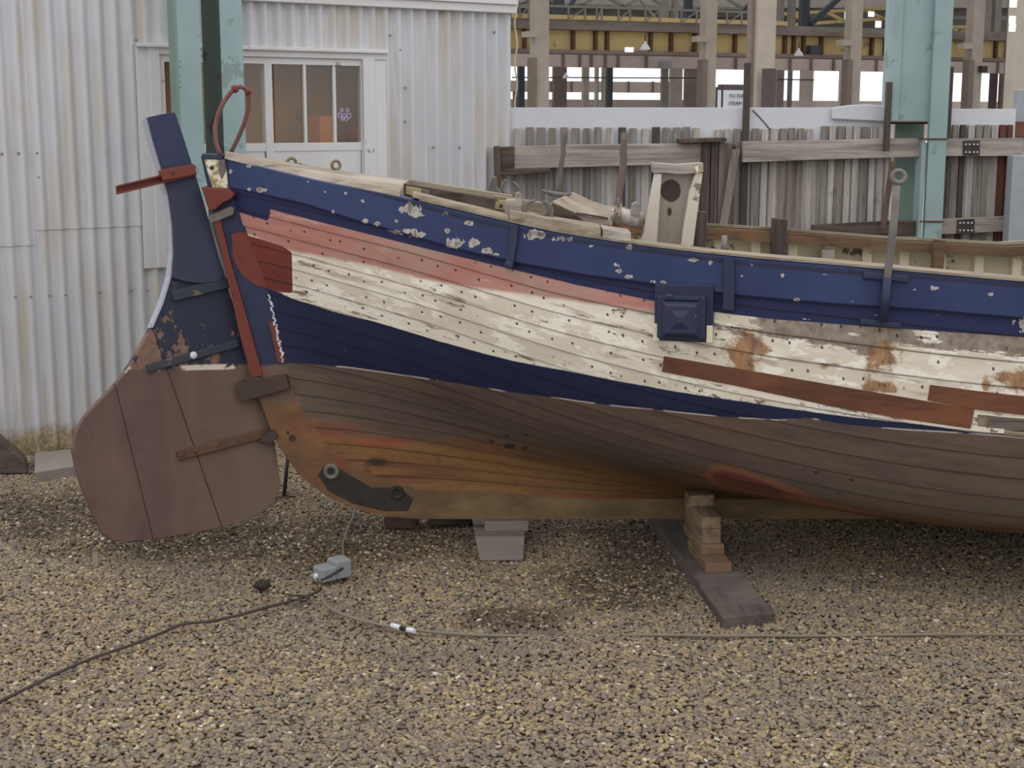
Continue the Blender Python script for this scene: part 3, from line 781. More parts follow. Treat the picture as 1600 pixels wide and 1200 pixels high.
# wedge shaped locker lid
q = [at_y(x, y, 5.08) for x, y in ((862,314),(896,330),(920,338),(951,340),(955,353),(918,352),(868,345))]
M['lid'] = m_wood('dusty_locker_wood', srgb(152,138,124), srgb(132,120,106), 'x', srgb(164,152,138), 9, .9, .15)
mb = MB().prism(q, (.085, .34, .016)); lid = mb.build('locker_lid', M['lid'], boat, .004)
mb = MB(); mb.bar(at_y(900, 333, 5.074), at_y(950, 341, 5.074), .006, .006); mb.build('lid_lip', M['dark_wood_x'], lid)
mb = MB(); mb.prism([at_y(x, y, 5.072) for x, y in ((863,317),(895,331),(918,351),(869,344))], (0, .006, 0)); mb.build('lid_side', M['dark_wood_x'], lid)
# windlass lying by the white post
Yw = 5.3
wl = MB(); wl.tube([at_y(946, 340, Yw), at_y(962, 336, Yw), at_y(985, 341, Yw), at_y(1006, 346, Yw)], [.022, .026, .032, .03], 14); wl = wl.build('windlass_barrel', M['pale_wood'], boat)
mb = MB(); mb.prism([at_y(x, y, Yw-.03) for x, y in ((986,330),(988,318),(995,315),(999,320),(1000,336),(1003,348),(984,348))], (0, .03, 0)); mb.build('windlass_lug', M['grey_wood_x'], wl, .003)
# boxed white post, open to the near side, with grey weathered face
Yp = 5.22
M['post_white'] = m_paint('white_post_paint', srgb(214,206,194), srgb(132,118,104), .34, srgb(180,166,150), .75, 14)
def stained():
    N = NT('weathered_post_face', .85); g = N.noise(10, 6, .65, sc=(1,1,.12)); p = N.xyz()
    c = N.mix(N.step(g, .35, .66), srgb(162,154,144), srgb(138,128,118))
    w = N.math('MULTIPLY', N.math('SUBTRACT', N.noise(24, 5), .5), .05)
    d = N.math('SQRT', N.math('ADD', N.math('POWER', N.math('DIVIDE', p[0], .036), 2), N.math('POWER', N.math('DIVIDE', p[2], .040), 2)))
    d2 = N.math('SQRT', N.math('ADD', N.math('POWER', N.math('DIVIDE', N.math('ADD', p[0], .003), .008), 2), N.math('POWER', N.math('DIVIDE', N.math('ADD', p[2], .074), .016), 2)))
    s = N.math('MAXIMUM', N.step(N.math('ADD', d, N.math('MULTIPLY', w, 8)), 1.05, .95), N.step(N.math('ADD', d2, N.math('MULTIPLY', w, 8)), 1.05, .95))
    N.color(N.mix(s, c, srgb(70,60,54))); N.bump(g, .3, .006); return N.m
M['stained'] = stained()
q = [at_y(x, y, Yp+.03) for x, y in ((1026,268),(1086,268),(1078,388),(1018,388))]
bp = MB().prism(q, (0, .02, 0)).build('boxed_post', M['stained'], boat, 0, loc=at_y(1048, 298, Yp+.03))
q = [at_y(x, y, Yp) for x, y in ((1024,271),(1034,272),(1026,384),(1000,380),(1006,366))]
MB().prism(q, (0, .05, 0)).build('side_board', M['post_white'], bp, .002)
q = [at_y(x, y, Yp) for x, y in ((1087,270),(1098,271),(1083,384),(1064,386),(1067,360),(1077,300))]
MB().prism(q, (0, .07, 0)).build('side_board', M['post_white'], bp, .002)
q = [at_y(x, y, Yp-.006) for x, y in ((1019,254),(1060,257),(1099,254),(1099,266),(1086,271),(1060,273),(1040,270),(1021,271))]
MB().prism(q, (0, .075, 0)).build('post_cap', M['grey_wood_x'], bp, .003)
MB().prism([at_y(x, y, Yp-.012) for x, y in ((1085,262),(1094,257),(1100,268),(1090,272))], (0, .03, 0)).build('splintered_corner', M['chipped'], bp, .002)
# weathered uprights standing in the boat
def stick(px0, py0, px1, py1, Y, r, name='upright_rod', mat='rod', dx=0):
    a = at_y(px0, py0, Y); b = at_y(px1, py1, Y); n_ = 12; mb = MB()
    pts = [a.lerp(b, i/(n_-1))+Vector((random.uniform(-1,1)*r*.18, random.uniform(-1,1)*r*.18, 0)) for i in range(n_)]
    mb.tube(pts, [r*random.uniform(.88,1.12) for _ in range(n_)], 10); return mb.build(name, M[mat], boat)
M['rod'] = m_paint('peeling_rod', srgb(108,97,88), srgb(170,156,142), .42, srgb(90,78,68), .8, 20, .4)
stick(872, 304, 884, 203, 5.5, .0095); stick(963, 358, 977, 208, 5.12, .013)
# dark timber heads on the far gunwale
for (x0, x1, yt, yb) in ((1089,1104,330,388), (1208,1230,341,404)):
    xm = (x0+x1)/2; a_, b_ = .2, 1.2
    for _ in range(24):
        m_ = (a_+b_)/2
        if proj(surf(m_, 1, 1))[0] < xm: a_ = m_
        else: b_ = m_
    p = surf(a_, 1, 1); Yh = p.y-.13
    q = [at_y(x, y, Yh) for x, y in ((x0,yt),(x1+1,yt+2),(x1-1,yb),(x0-2,yb-2))]
    MB().prism(q, (0, .05, 0)).build('timber_head', M['dark_wood'], boat, .003)
def far_y(px):
    a_, b_ = .2, 1.3
    for _ in range(24):
        m_ = (a_+b_)/2
        if proj(surf(m_, 1, 1))[0] < px: a_ = m_
        else: b_ = m_
    return surf(a_, 1, 1).y
MB().prism([at_y(x, y, far_y(1290)-.1) for x, y in ((1284,390),(1304,391),(1304,412),(1284,411))], (0,.04,0)).build('inner_block', M['grey_wood_x'], boat, .003)
MB().prism([at_y(x, y, far_y(1470)-.15) for x, y in ((1462,374),(1478,376),(1474,425),(1458,428))], (0,.05,0)).build('knee', M['inwale'], boat, .003)
mb = MB(); mb.tube([at_y(1131, 398, 4.93), at_y(1132, 368, 4.93)], [.012, .009], 10); mb.build('thole_pin', M['grey_wood'], boat)

# ------------------------------------------------------------------ rudder (hung on the post, swung towards us)
ra = at_y(303, 262, Y0+.0); rb_ = at_y(414, 634, Y0+.0)
ax = (rb_-ra).normalized(); an = math.radians(28)
ex = Vector((math.cos(an), math.sin(an), 0)); nn = ax.cross(ex).normalized()
if nn.y < 0: nn = -nn
ez = ex.cross(nn).normalized()
if ez.z < 0: ez = -ez
nn = ez.cross(ex).normalized()
RM = Matrix((ex, nn, ez)).transposed()
def rl(px, py, d=0):     # pixel -> rudder local coordinates (d: distance behind the near face)
    P = at_pl(px, py, ra, nn); q = RM.transposed() @ (P-ra); return Vector((q.x, d, q.z))
def rloc(L, d=0): return [rl(x, y, d) for x, y in L]
def rbuild(mb, name, mat, parent, bevel=0):
    o = mb.build(name, mat, None, bevel)
    if parent is None:
        o.parent = boat; o.location = ra-boat.location; o.rotation_euler = RM.to_euler()
    else: o.parent = parent
    return o
def rudder_material():
    N = NT('rudder_paint', .7); p = N.xyz(); n = N.noise(9, 7, .68); n2 = N.noise(3, 4); f = N.noise(40, 4)
    l0 = rl(205, 578); l1 = rl(405, 571); sl = (l1.z-l0.z)/(l1.x-l0.x)
    line = N.math('SUBTRACT', p[2], N.math('ADD', N.math('MULTIPLY', N.math('SUBTRACT', p[0], l0.x), sl), l0.z))
    br = N.mix(N.step(n, .35, .65), srgb(102,79,73), srgb(90,69,64))
    br = N.mix(N.math('MULTIPLY', N.step(N.noise(5, 5, .6, sc=(1,1,.25)), .5, .7), .7), br, srgb(114,90,80))
    br = N.mix(N.math('MULTIPLY', N.step(N.math('ADD', N.math('MULTIPLY', p[0], 1.6), N.math('ADD', n, N.math('MULTIPLY', p[2], -.2))), .55, .95), .55), br, srgb(122,106,88))
    bare = N.mix(N.step(f, .4, .6), srgb(128,98,84), srgb(112,88,76))
    nv = N.mix(N.step(n2, .3, .7), srgb(38,42,58), srgb(48,53,69))
    low = N.step(line, .33, .0)
    chip = N.step(N.math('ADD', N.noise(7, 9, .7, sc=(1,1,.7)), N.math('MULTIPLY', low, .13)), .622, .634)
    nv = N.mix(chip, nv, bare); nv = N.mix(N.step(N.noise(34, 2), .76, .78), nv, srgb(190,186,180))
    lw = N.math('MULTIPLY', N.step(N.math('ABSOLUTE', N.math('ADD', line, N.math('MULTIPLY', N.math('SUBTRACT', n, .5), .008))), .012, .008), N.step(N.noise(7, 3, .6, loc=(4,0,0)), .48, .52))
    c = N.mix(N.step(N.math('ADD', line, N.math('MULTIPLY', N.math('SUBTRACT', n, .5), .02)), -.004, .004), br, nv)
    c = N.mix(lw, c, srgb(206,196,180))
    # joints between the rudder boards
    for (xa, ya, xb, yb, wd) in ((250,545,345,818,.0026), (184,618,222,772,.0022)):
        a = rl(xa, ya); b = rl(xb, yb); k = (b.x-a.x)/(b.z-a.z)
        dd = N.math('ABSOLUTE', N.math('SUBTRACT', p[0], N.math('ADD', a.x, N.math('MULTIPLY', N.math('SUBTRACT', p[2], a.z), k))))
        c = N.mix(N.math('MULTIPLY', N.step(dd, wd*1.5, wd*.6), .85), c, srgb(44,34,32))
    N.color(c); N.bump(N.math('ADD', f, n), .25, .004); return N.m
M['rudder'] = rudder_material()
M['stock'] = m_paint('slate_blue_stock', srgb(58,62,80), srgb(176,172,168), .03, srgb(50,52,72), .65)
M['stock_blue'] = m_paint('navy_stock', srgb(48,52,82), srgb(190,186,182), .05, srgb(42,45,74), .6)
out = [(262,300),(268,345),(270,390),(266,430),(252,475),(236,512),(214,552),(196,582),(176,606),(152,630),(132,652),(119,676),(114,702),(120,735),(132,770),(146,806),(160,834),(172,843),(196,848),(270,839),(345,825),(385,814),(412,800),(430,784),(437,764),(436,735),(430,695),(420,650),(411,612),(396,565),(380,522),(366,480),(352,438),(340,400),(322,340),(308,290)]
rud = rbuild(MB().prism(rloc(out), (0, .05, 0)), 'rudder', M['rudder'], None, .004)
tag(rud, 'rudder blade, navy above and red-brown below')
q = rloc([(229,184),(252,179),(272,176),(283,210),(297,252),(312,300),(326,350),(340,402),(350,432),(338,440),(312,443),(286,440),(267,434),(270,395),(268,350),(262,305),(250,260),(238,220)], -.016)
rbuild(MB().prism(q, (0, .085, 0)), 'rudder_stock', M['stock'], rud, .003)
e_ = rloc([(228,186),(238,222),(250,262),(262,305),(268,350),(270,395),(266,432),(253,475),(237,512)], .02)
mb = MB(); mb.grid([[p+Vector((-.004,-.024,0)) for p in e_], [p+Vector((-.004,.032,0)) for p in e_]], False); mb.grid([[p+Vector((-.004,-.024,0)) for p in e_], [p+Vector((.004,-.024,0)) for p in e_]], False)
M['pale_edge'] = m_paint('worn_pale_edge', srgb(166,168,180), srgb(112,112,124), .2)
rbuild(mb, 'worn_edge', M['pale_edge'], rud)
q = rloc([(231,184),(252,179.5),(271,177),(283,210),(296,252),(300,263),(262,270),(251,256),(240,220)], -.018)
rbuild(MB().prism(q, (0, .004, 0)), 'stock_head', M['stock_blue'], rud)
# red-brown tiller channel
def loft(a, b, prof):
    mb = MB(); ea = [a+p for p in prof]; eb = [b+p for p in prof]; n = len(prof)
    s = len(mb.v); mb.v += ea+eb
    for i in range(n): j = (i+1) % n; mb.face((s+i, s+j, s+n+j, s+n+i))
    mb.face(range(s, s+n)); mb.face(range(s+n, s+2*n)); return mb
a = rl(180, 298, -.03); b = rl(302, 268, -.03); z = Vector((0,0,1)); y = Vector((0,1,0)); h = .016
prof = [-z*h-y*.02, -z*h+y*.012, -z*(h-.006)+y*.012, -z*(h-.006)-y*.012, z*(h-.006)-y*.012, z*(h-.006)+y*.012, z*h+y*.012, z*h-y*.02]
til = rbuild(loft(a, b, [Vector((0, -p.y, p.z)) for p in prof]), 'tiller_channel', M['redpaint'], rud)
mb = MB(); mb.bar(rl(247, 276, -.032), rl(300, 266, -.032), .036, .04); rbuild(mb, 'tiller_clamp', M['redpaint'], rud, .003)
mb = MB(); mb.tube([rl(265, 272, -.045), rl(265, 272, -.055)], .005); rbuild(mb, 'tiller_pin', M['dark_iron'], rud)
# straps across the blade
def rstrap(x0, y0, x1, y1, w_, mat, name='rudder_strap', th=.014):
    mb = MB(); mb.bar(rl(x0, y0, -th/2), rl(x1, y1, -th/2), th, w_, (0,0,1)); return rbuild(mb, name, M[mat], rud, .004)
M['strap'] = m_paint('navy_strap', srgb(50,56,68), srgb(112,96,84), .25, srgb(70,70,72), .7)
rstrap(268, 463, 358, 441, .040, 'strap'); rstrap(229, 576, 372, 536, .030, 'strap')
s3 = rstrap(277, 712, 424, 674, .036, 'rust')
for f in (.04, .18, .4, .62):
    mb = MB(); mb.lathe([(.008, 0), (.006, .005), (0, .006)], rl(277, 712, -.013).lerp(rl(424, 674, -.013), f), 10, (0,-1,0)); rbuild(mb, 'strap_bolt', M['rust'], rud)
mb = MB(); mb.lathe([(.014, 0), (.012, .006), (0, .007)], rl(301, 555, -.013), 14, (0,-1,0)); rbuild(mb, 'pale_bolt_head', M['white_sheet'], rud)
# gudgeons joining rudder and post
M['gud'] = m_paint('chipped_gudgeon', srgb(72,60,54), srgb(140,134,126), .16, srgb(92,70,60), .75)
q = [at_y(x, y, Y0-.075) for x, y in ((368,600),(384,596),(386,588),(412,592),(447,586),(453,608),(420,617),(376,629))]
MB().prism(q, (0, .15, 0)).build('lower_gudgeon', M['gud'], boat, .004)
q = [at_y(x, y, Y0-.062) for x, y in ((324,338),(360,322),(366,326),(364,336),(330,349))]
MB().prism(q, (0, .124, 0)).build('upper_gudgeon', M['iron'], boat, .003)
q = [at_y(x, y, Y0-.085) for x, y in ((314,292),(340,294),(357,295),(367,304),(360,312),(348,317),(336,328),(326,329))]
MB().prism(q, (0, .17, 0)).build('rudder_bracket', M['redpaint'], boat, .004)
q = [at_y(x, y, Y0-.06) for x, y in ((403,690),(426,672),(434,682),(422,694))]
MB().prism(q, (0, .12, 0)).build('heel_gudgeon', M['gud'], boat, .003)
mb = MB(); mb.tube([at_y(326, 345, Y0+.01), at_y(350, 425, Y0+.01), at_y(398, 590, Y0+.01)], .008, 8); mb.build('pintle_rod', M['white_sheet'], boat)
# ------------------------------------------------------------------ ground and gravel
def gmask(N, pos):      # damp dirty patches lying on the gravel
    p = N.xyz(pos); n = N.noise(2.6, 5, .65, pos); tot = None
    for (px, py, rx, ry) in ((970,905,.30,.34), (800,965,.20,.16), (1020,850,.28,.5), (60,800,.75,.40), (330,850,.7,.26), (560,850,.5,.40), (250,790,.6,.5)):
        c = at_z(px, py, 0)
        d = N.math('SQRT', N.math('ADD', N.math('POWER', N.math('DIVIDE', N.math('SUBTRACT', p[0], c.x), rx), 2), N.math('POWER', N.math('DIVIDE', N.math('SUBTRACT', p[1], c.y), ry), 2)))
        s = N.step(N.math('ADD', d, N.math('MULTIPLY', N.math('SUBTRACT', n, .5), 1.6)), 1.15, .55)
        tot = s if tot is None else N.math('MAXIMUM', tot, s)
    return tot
def soil():
    N = NT('dark_soil', .95); pos = N.pos(); n = N.noise(40, 6, .7, pos)
    N.color(N.mix(N.step(n, .3, .7), srgb(92,80,66), srgb(124,109,88))); N.bump(n, .8, .02); return N.m
M['soil'] = soil()
def pebble_mat():
    N = NT('pebbles', .8, 0, .3); oi = N.n.new('ShaderNodeObjectInfo'); r = oi.outputs['Random']; pos = N.pos()
    cols = [(0,(128,115,98)),(.13,(152,133,99)),(.24,(122,113,103)),(.36,(162,143,106)),(.46,(108,97,86)),(.54,(142,126,102)),(.66,(134,118,103)),(.76,(172,152,112)),(.84,(116,103,90)),(.905,(150,135,118)),(.945,(162,136,108)),(.975,(190,178,154)),(.994,(218,212,200))]
    q = N.n.new('ShaderNodeValToRGB'); q.color_ramp.interpolation = 'CONSTANT'; e = q.color_ramp.elements
    while len(e) < len(cols): e.new(.5)
    for i, (p, c) in enumerate(cols): e[i].position = p; e[i].color = srgb(*c)
    N.l.new(r, q.inputs[0]); c = q.outputs[0]
    big = N.noise(1.1, 4, .6, pos); c = N.mix(N.math('MULTIPLY', N.step(big, .42, .62), .5), c, srgb(112,104,97))
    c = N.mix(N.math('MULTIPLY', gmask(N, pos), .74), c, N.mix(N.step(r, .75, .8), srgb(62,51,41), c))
    f = N.noise(160, 3, .6, pos); c = N.mix(N.math('MULTIPLY', N.step(f, .45, .7), .3), c, srgb(84,74,62))
    N.color(c); return N.m
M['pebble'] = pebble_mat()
def gz(x, y): return .010*math.sin(x*2.3+.7)*math.sin(y*1.9)+.006*math.sin(x*5.1+y*3.3)-.014
mb = MB(); GX = [-9+i*.3 for i in range(94)]; GY = [-1+i*.3 for i in range(38)]
mb.grid([[Vector((x, y, gz(x, y))) for x in GX] for y in GY], True)
fl = mb.build('floor', M['soil'], None, normals=False); tag(fl, None, None, None, 'structure')
# hall floor beyond the fence
M['conc_floor'] = m_plain('hall_concrete_floor', srgb(150,146,140), .8, .12, sc=.6)
f2 = MB().box((20, 55, -.06), (140, 90.2, .1)).build('floor_hall', M['conc_floor']); tag(f2, None, None, None, 'structure')

def gravel():
    mb = MB(); rows = []
    ys = [3.25+.13*i for i in range(45)]
    for y_ in ys:
        hw_ = .375*y_+1.2; rows.append([Vector((hw_*(-1+2*i/60), y_, gz(hw_*(-1+2*i/60), y_)+.001)) for i in range(61)])
    mb.grid(rows, True)
    o = mb.build('gravel', M['pebble'], None, normals=False)
    tag(o, 'bed of loose tan and grey pebbles covering the ground around the boat', 'gravel', None, 'stuff')
    g = bpy.data.node_groups.new('gravel', 'GeometryNodeTree')
    g.interface.new_socket('Geometry', in_out='INPUT', socket_type='NodeSocketGeometry'); g.interface.new_socket('Geometry', in_out='OUTPUT', socket_type='NodeSocketGeometry')
    n = g.nodes; l = g.links; gi = n.new('NodeGroupInput'); go = n.new('NodeGroupOutput')
    d = n.new('GeometryNodeDistributePointsOnFaces'); d.inputs['Density'].default_value = 9500; l.new(gi.outputs[0], d.inputs['Mesh'])
    join = n.new('GeometryNodeJoinGeometry')
    for k in range(4):
        ico = n.new('GeometryNodeMeshIcoSphere'); ico.inputs['Radius'].default_value = 1; ico.inputs['Subdivisions'].default_value = 2
        sp_ = n.new('GeometryNodeSetPosition'); ns = n.new('ShaderNodeTexNoise'); ns.noise_dimensions = '4D'; ns.inputs['W'].default_value = k*3.7; ns.inputs['Scale'].default_value = .8; ns.inputs['Detail'].default_value = 1
        sub = n.new('ShaderNodeVectorMath'); sub.operation = 'SUBTRACT'; sub.inputs[1].default_value = (.5,.5,.5)
        sc_ = n.new('ShaderNodeVectorMath'); sc_.operation = 'SCALE'; sc_.inputs['Scale'].default_value = 1.5
        l.new(ns.outputs['Color'], sub.inputs[0]); l.new(sub.outputs[0], sc_.inputs[0]); l.new(sc_.outputs[0], sp_.inputs['Offset'])
        l.new(ico.outputs[0], sp_.inputs['Geometry'])
        ss = n.new('GeometryNodeSetShadeSmooth'); l.new(sp_.outputs[0], ss.inputs[0])
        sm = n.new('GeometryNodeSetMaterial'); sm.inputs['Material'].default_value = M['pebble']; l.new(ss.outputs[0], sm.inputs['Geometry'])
        gi2 = n.new('GeometryNodeGeometryToInstance'); l.new(sm.outputs[0], gi2.inputs[0]); l.new(gi2.outputs[0], join.inputs[0])
    ip = n.new('GeometryNodeInstanceOnPoints'); l.new(d.outputs['Points'], ip.inputs['Points']); l.new(join.outputs[0], ip.inputs['Instance']); ip.inputs['Pick Instance'].default_value = True
    ri = n.new('FunctionNodeRandomValue'); ri.data_type = 'INT'; ri.inputs[4].default_value = 0; ri.inputs[5].default_value = 3; l.new(ri.outputs[2], ip.inputs['Instance Index'])
    rr = n.new('FunctionNodeRandomValue'); rr.data_type = 'FLOAT_VECTOR'; rr.inputs[0].default_value = (-.45,-.45,0); rr.inputs[1].default_value = (.45,.45,6.28); rr.inputs['Seed'].default_value = 5
    l.new(rr.outputs[0], ip.inputs['Rotation'])
    rs = n.new('FunctionNodeRandomValue'); rs.data_type = 'FLOAT_VECTOR'; rs.inputs[0].default_value = (.0048,.0040,.0026); rs.inputs[1].default_value = (.0118,.0094,.0058); rs.inputs['Seed'].default_value = 9
    l.new(rs.outputs[0], ip.inputs['Scale'])
    tr = n.new('GeometryNodeTranslateInstances'); rt = n.new('FunctionNodeRandomValue'); rt.data_type = 'FLOAT_VECTOR'; rt.inputs[0].default_value = (0,0,.001); rt.inputs[1].default_value = (0,0,.007); rt.inputs['Seed'].default_value = 3
    tr.inputs['Local Space'].default_value = False
    l.new(ip.outputs[0], tr.inputs[0]); l.new(rt.outputs[0], tr.inputs['Translation'])
    l.new(tr.outputs[0], go.inputs[0])
    md = o.modifiers.new('pebbles', 'NODES'); md.node_group = g
    return o
gravel()

# ------------------------------------------------------------------ supports and loose things on the ground
M['sleeper'] = m_wood('dark_sleeper_wood', srgb(98,88,82), srgb(78,70,66), 'y', srgb(106,98,92), 9, .9)
M['block_end'] = m_wood('sawn_block_wood', srgb(136,116,94), srgb(106,88,72), 'y', srgb(120,92,74), 12, .9)
zt = .036
nl = at_z(1130, 964, zt); nr = at_z(1212, 956, zt); fl_ = at_z(1012, 800, zt); fr_ = at_z(1076, 800, zt)
dn = Vector((0,0,-(zt+.02)))
P = [nl, nr, fr_, fl_]
sleep = MB().hexa([p+dn for p in P]+P).build('timber_sleeper', M['sleeper'], None, .006)
tag(sleep, 'dark timber sleeper running under the boat, with wooden blocks stacked on it', 'sleeper')
e1 = ((nl+nr)/2-(fl_+fr_)/2).normalized(); e2 = Vector((-e1.y, e1.x, 0))
if e2.x < 0: e2 = -e2
LB = ['bottom board of the wooden stack on the dark sleeper, its end jutting furthest out', 'thin second board from the bottom of the stack on the dark sleeper', 'third block up in the wooden stack on the dark sleeper', 'fourth block up in the wooden stack, just below the topmost one', 'topmost block of the wooden stack, wedged under the hull']
zcur = zt
for k, (x0, x1, yb, yt, ln, nud) in enumerate(((1103,1146,896,881,.30,0), (1096,1134,867,852,.30,0), (1097,1128,850,828,.28,0), (1097,1128,827,809,.28,0), (1076,1118,792,775,.07,0))):
    a = at_z(x0, yb, zcur); d = (at_z((x0+x1)/2, yb, zcur)-CAM).length
    hgt = (yb-yt)*d/F*1.03; b = at_z(x1, yb, zcur); b = a+e2*(b-a).length*.96
    B_ = [a, b, b-e1*ln, a-e1*ln]; mb = MB().hexa([p for p in B_]+[p+Vector((0,0,hgt)) for p in B_])
    tag(mb.build('wooden_block', M['block_end'], None, .003), LB[k], 'block', 'blocks stacked on the sleeper'); zcur += hgt
print('stack top', zcur, a)
# short sleeper under the keel with wedge
zt2 = .055
q = [at_z(750, 874, 0), at_z(818, 876, 0), at_z(822, 812, zt2), at_z(737, 810, zt2)]
a, b = at_z(748, 846, zt2), at_z(819, 846, zt2); c_, d_ = at_z(822, 806, zt2), at_z(738, 806, zt2)
q = [at_z(750, 876, -.01), at_z(818, 876, -.01)]
mb = MB(); mb.hexa([q[0], q[1], at_z(822,808,-.01), at_z(738,808,-.01), at_z(742,838,zt2), at_z(820,838,zt2), at_z(822,800,zt2), at_z(736,800,zt2)])
M['sleeper_grey'] = m_wood('grey_sleeper_wood', srgb(134,122,114), srgb(112,101,95), 'x', srgb(122,112,106), 9, .9)
sl2 = mb.build('keel_block', M['sleeper_grey'], None, .004); tag(sl2, 'grey sloping timber block under the keel with a small flat wedge on its top', 'block')
a = at_z(757, 831, zt2); b = at_z(826, 830, zt2)
mb = MB(); f_ = Vector((0,.14,0)); hh = Vector((0,0,.040)); mb.hexa([a, b, b+f_, a+f_, a+hh, b+hh, b+f_+hh, a+f_+hh])
tag(mb.build('wooden_wedge', M['sleeper_grey'], None, .004), 'flat wooden wedge between the keel and the grey sloping block', 'wedge')
a = at_z(600, 825, 0); b = at_z(646, 826, 0); hh = Vector((0,0,.045)); f_ = Vector((.02,.12,0))
mb = MB(); mb.hexa([a, b, b+f_, a+f_, a+hh, b+hh, b+f_+hh, a+f_+hh])
M['brick'] = m_plain('dark_brick', srgb(92,72,62), .9, .25, sc=30)
tag(mb.build('brick', M['brick'], None, .003), 'dark brown brick under the stern end of the keel', 'brick')
a = at_z(668, 822, .0); b = at_z(740, 818, .0); f_ = Vector((0,.12,0)); hh = Vector((0,0,.04))
mb = MB(); mb.hexa([a, b, b+f_, a+f_, a+hh, b+hh, b+f_+hh, a+f_+hh]); tag(mb.build('packing_board', M['dark_wood_x'], None, .003), 'dark low packing board in the shade between the brick and the grey block', 'board')
g0 = at_z(443, 778, 0); up_ = at_y(450, 712, g0.y)
mb = MB(); mb.tube([g0-Vector((0,0,.01)), up_], .0085, 10); mb.lathe([(.012, 0), (.012, .01), (.008, .012)], g0, 12)
tag(mb.build('iron_prop', M['dark_iron']), 'thin dark iron rod standing upright between the rudder and the stern', 'rod')
# small wooden peg, dark clod, junction box and cables
a = at_z(150, 880, 0); b = at_y(149, 857, a.y); mb = MB(); mb.bar(a-Vector((0,0,.01)), b, .022, .016, (0,1,0), .02, .014)
tag(mb.build('wooden_peg', M['beige_rail'], None, .002), 'small pale wooden peg stuck upright in the gravel left of the boat', 'peg')
c = at_z(410, 917, .008); mb = MB(); mb.lathe([(.0,-.012),(.018,-.008),(.03,.0),(.024,.014),(.010,.022),(0,.024)], c, 12)
for i, v in enumerate(mb.v): mb.v[i] = c+Vector(((v-c).x*(1+.2*math.sin(i*1.7)), (v-c).y*(.7+.2*math.sin(i*2.3)), (v-c).z*(1+.25*math.sin(i*3.1))))
tag(mb.build('clod', M['char']), 'dark brown clod lying on the gravel left of the grey junction box', 'clod')
M['jbox'] = m_plain('grey_plastic', srgb(136,140,140), .5, .06)
jc = at_z(520, 908, 0); ang = math.radians(38); RJ = Matrix.Rotation(ang, 3, 'Z')
jb = thing('junction_box', jc, 'grey plastic cable junction box of two joined halves on the gravel', 'junction box')
zg = .012
mb = MB(); mb.box(jc+RJ @ Vector((.028, 0, 0))+Vector((0,0,zg+.034)), (.062, .07, .068), RJ); mb.build('rear_half', M['jbox'], jb, .008, seg=3)
mb = MB(); mb.box(jc+RJ @ Vector((-.032, -.004, 0))+Vector((0,0,zg+.026)), (.062, .066, .052), RJ); mb.build('front_half', M['jbox'], jb, .008, seg=3)
mb = MB(); mb.tube([jc+RJ @ Vector((.02,-.036,0))+Vector((0,0,zg+.04)), jc+RJ @ Vector((-.03,-.042,0))+Vector((0,0,zg+.026)), jc+RJ @ Vector((-.065,-.03,0))+Vector((0,0,zg+.012))], .005, 8); mb.build('jumper_wire', M['dark_iron'], jb)
mb = MB(); mb.tube([jc+RJ @ Vector((-.06,.0,0))+Vector((0,0,zg+.02)), jc+RJ @ Vector((-.074,0,0))+Vector((0,0,zg+.018))], .010, 12); mb.build('cable_gland', M['white_sheet'], jb)
M['cable_grey'] = m_plain('grey_cable', srgb(120,112,98), .6, .1); M['cable_dark'] = m_plain('dark_cable', srgb(66,60,54), .6, .15); M['tape'] = m_plain('black_tape', srgb(40,38,38), .5, .1)
def cable(pts, r, mat, label, zz=.014):
    L = [at_z(x, y, z_ if len(q_) > 2 else zz) for q_ in pts for x, y, z_ in [(q_+(zz,))[:3]]]
    pts3 = resample(L, 70)
    for _ in range(2): pts3 = [pts3[0]]+[(pts3[i-1]+pts3[i]*2+pts3[i+1])/4 for i in range(1, len(pts3)-1)]+[pts3[-1]]
    return tag(MB().tube(pts3, r, 8).build('cable', M[mat]), label, 'cable', 'cables on the gravel')
cable([(556,786,.02),(551,808,.02),(541,832,.02),(535,852,.02),(537,868,.04),(540,876,.06)], .0042, 'cable_grey', 'thin grey cable rising from the junction box towards the keel')
cable([(-40,1118),(0,1096),(60,1066),(110,1042),(150,1026),(205,1008),(255,988),(285,974),(330,971),(370,962),(420,948),(460,938),(490,928),(502,920,.02)], .0052, 'cable_dark', 'dark cable snaking left from the junction box to the picture edge')
cable([(452,931),(470,930),(484,934),(478,938),(462,938),(450,935)], .004, 'cable_dark', 'short loop of dark cable just left of the junction box', .02)
cb = cable([(504,926,.02),(503,940),(516,952),(545,964),(590,976),(640,984),(700,990),(760,993),(820,994,.008),(850,994,-.006),(960,993,-.006),(1000,992,.004),(1040,992,.008),(1130,994,.009),(1190,993,.004),(1250,994,.009),(1330,993,.002),(1400,992,.006),(1500,991,.001),(1620,992,.006)], .0056, 'cable_grey', 'long grey cable running right from the junction box through the gravel')
a = at_z(612, 977, .018); b = at_z(626, 981, .018); c2_ = at_z(636, 983.5, .018); d2_ = at_z(648, 986, .018)
MB().tube([a, b], .0085, 10).build('splice_sleeve', M['white_sheet'], cb); MB().tube([b, c2_], .0075, 10).build('tape_wrap', M['tape'], cb); MB().tube([c2_, d2_], .0085, 10).build('splice_sleeve', M['white_sheet'], cb)
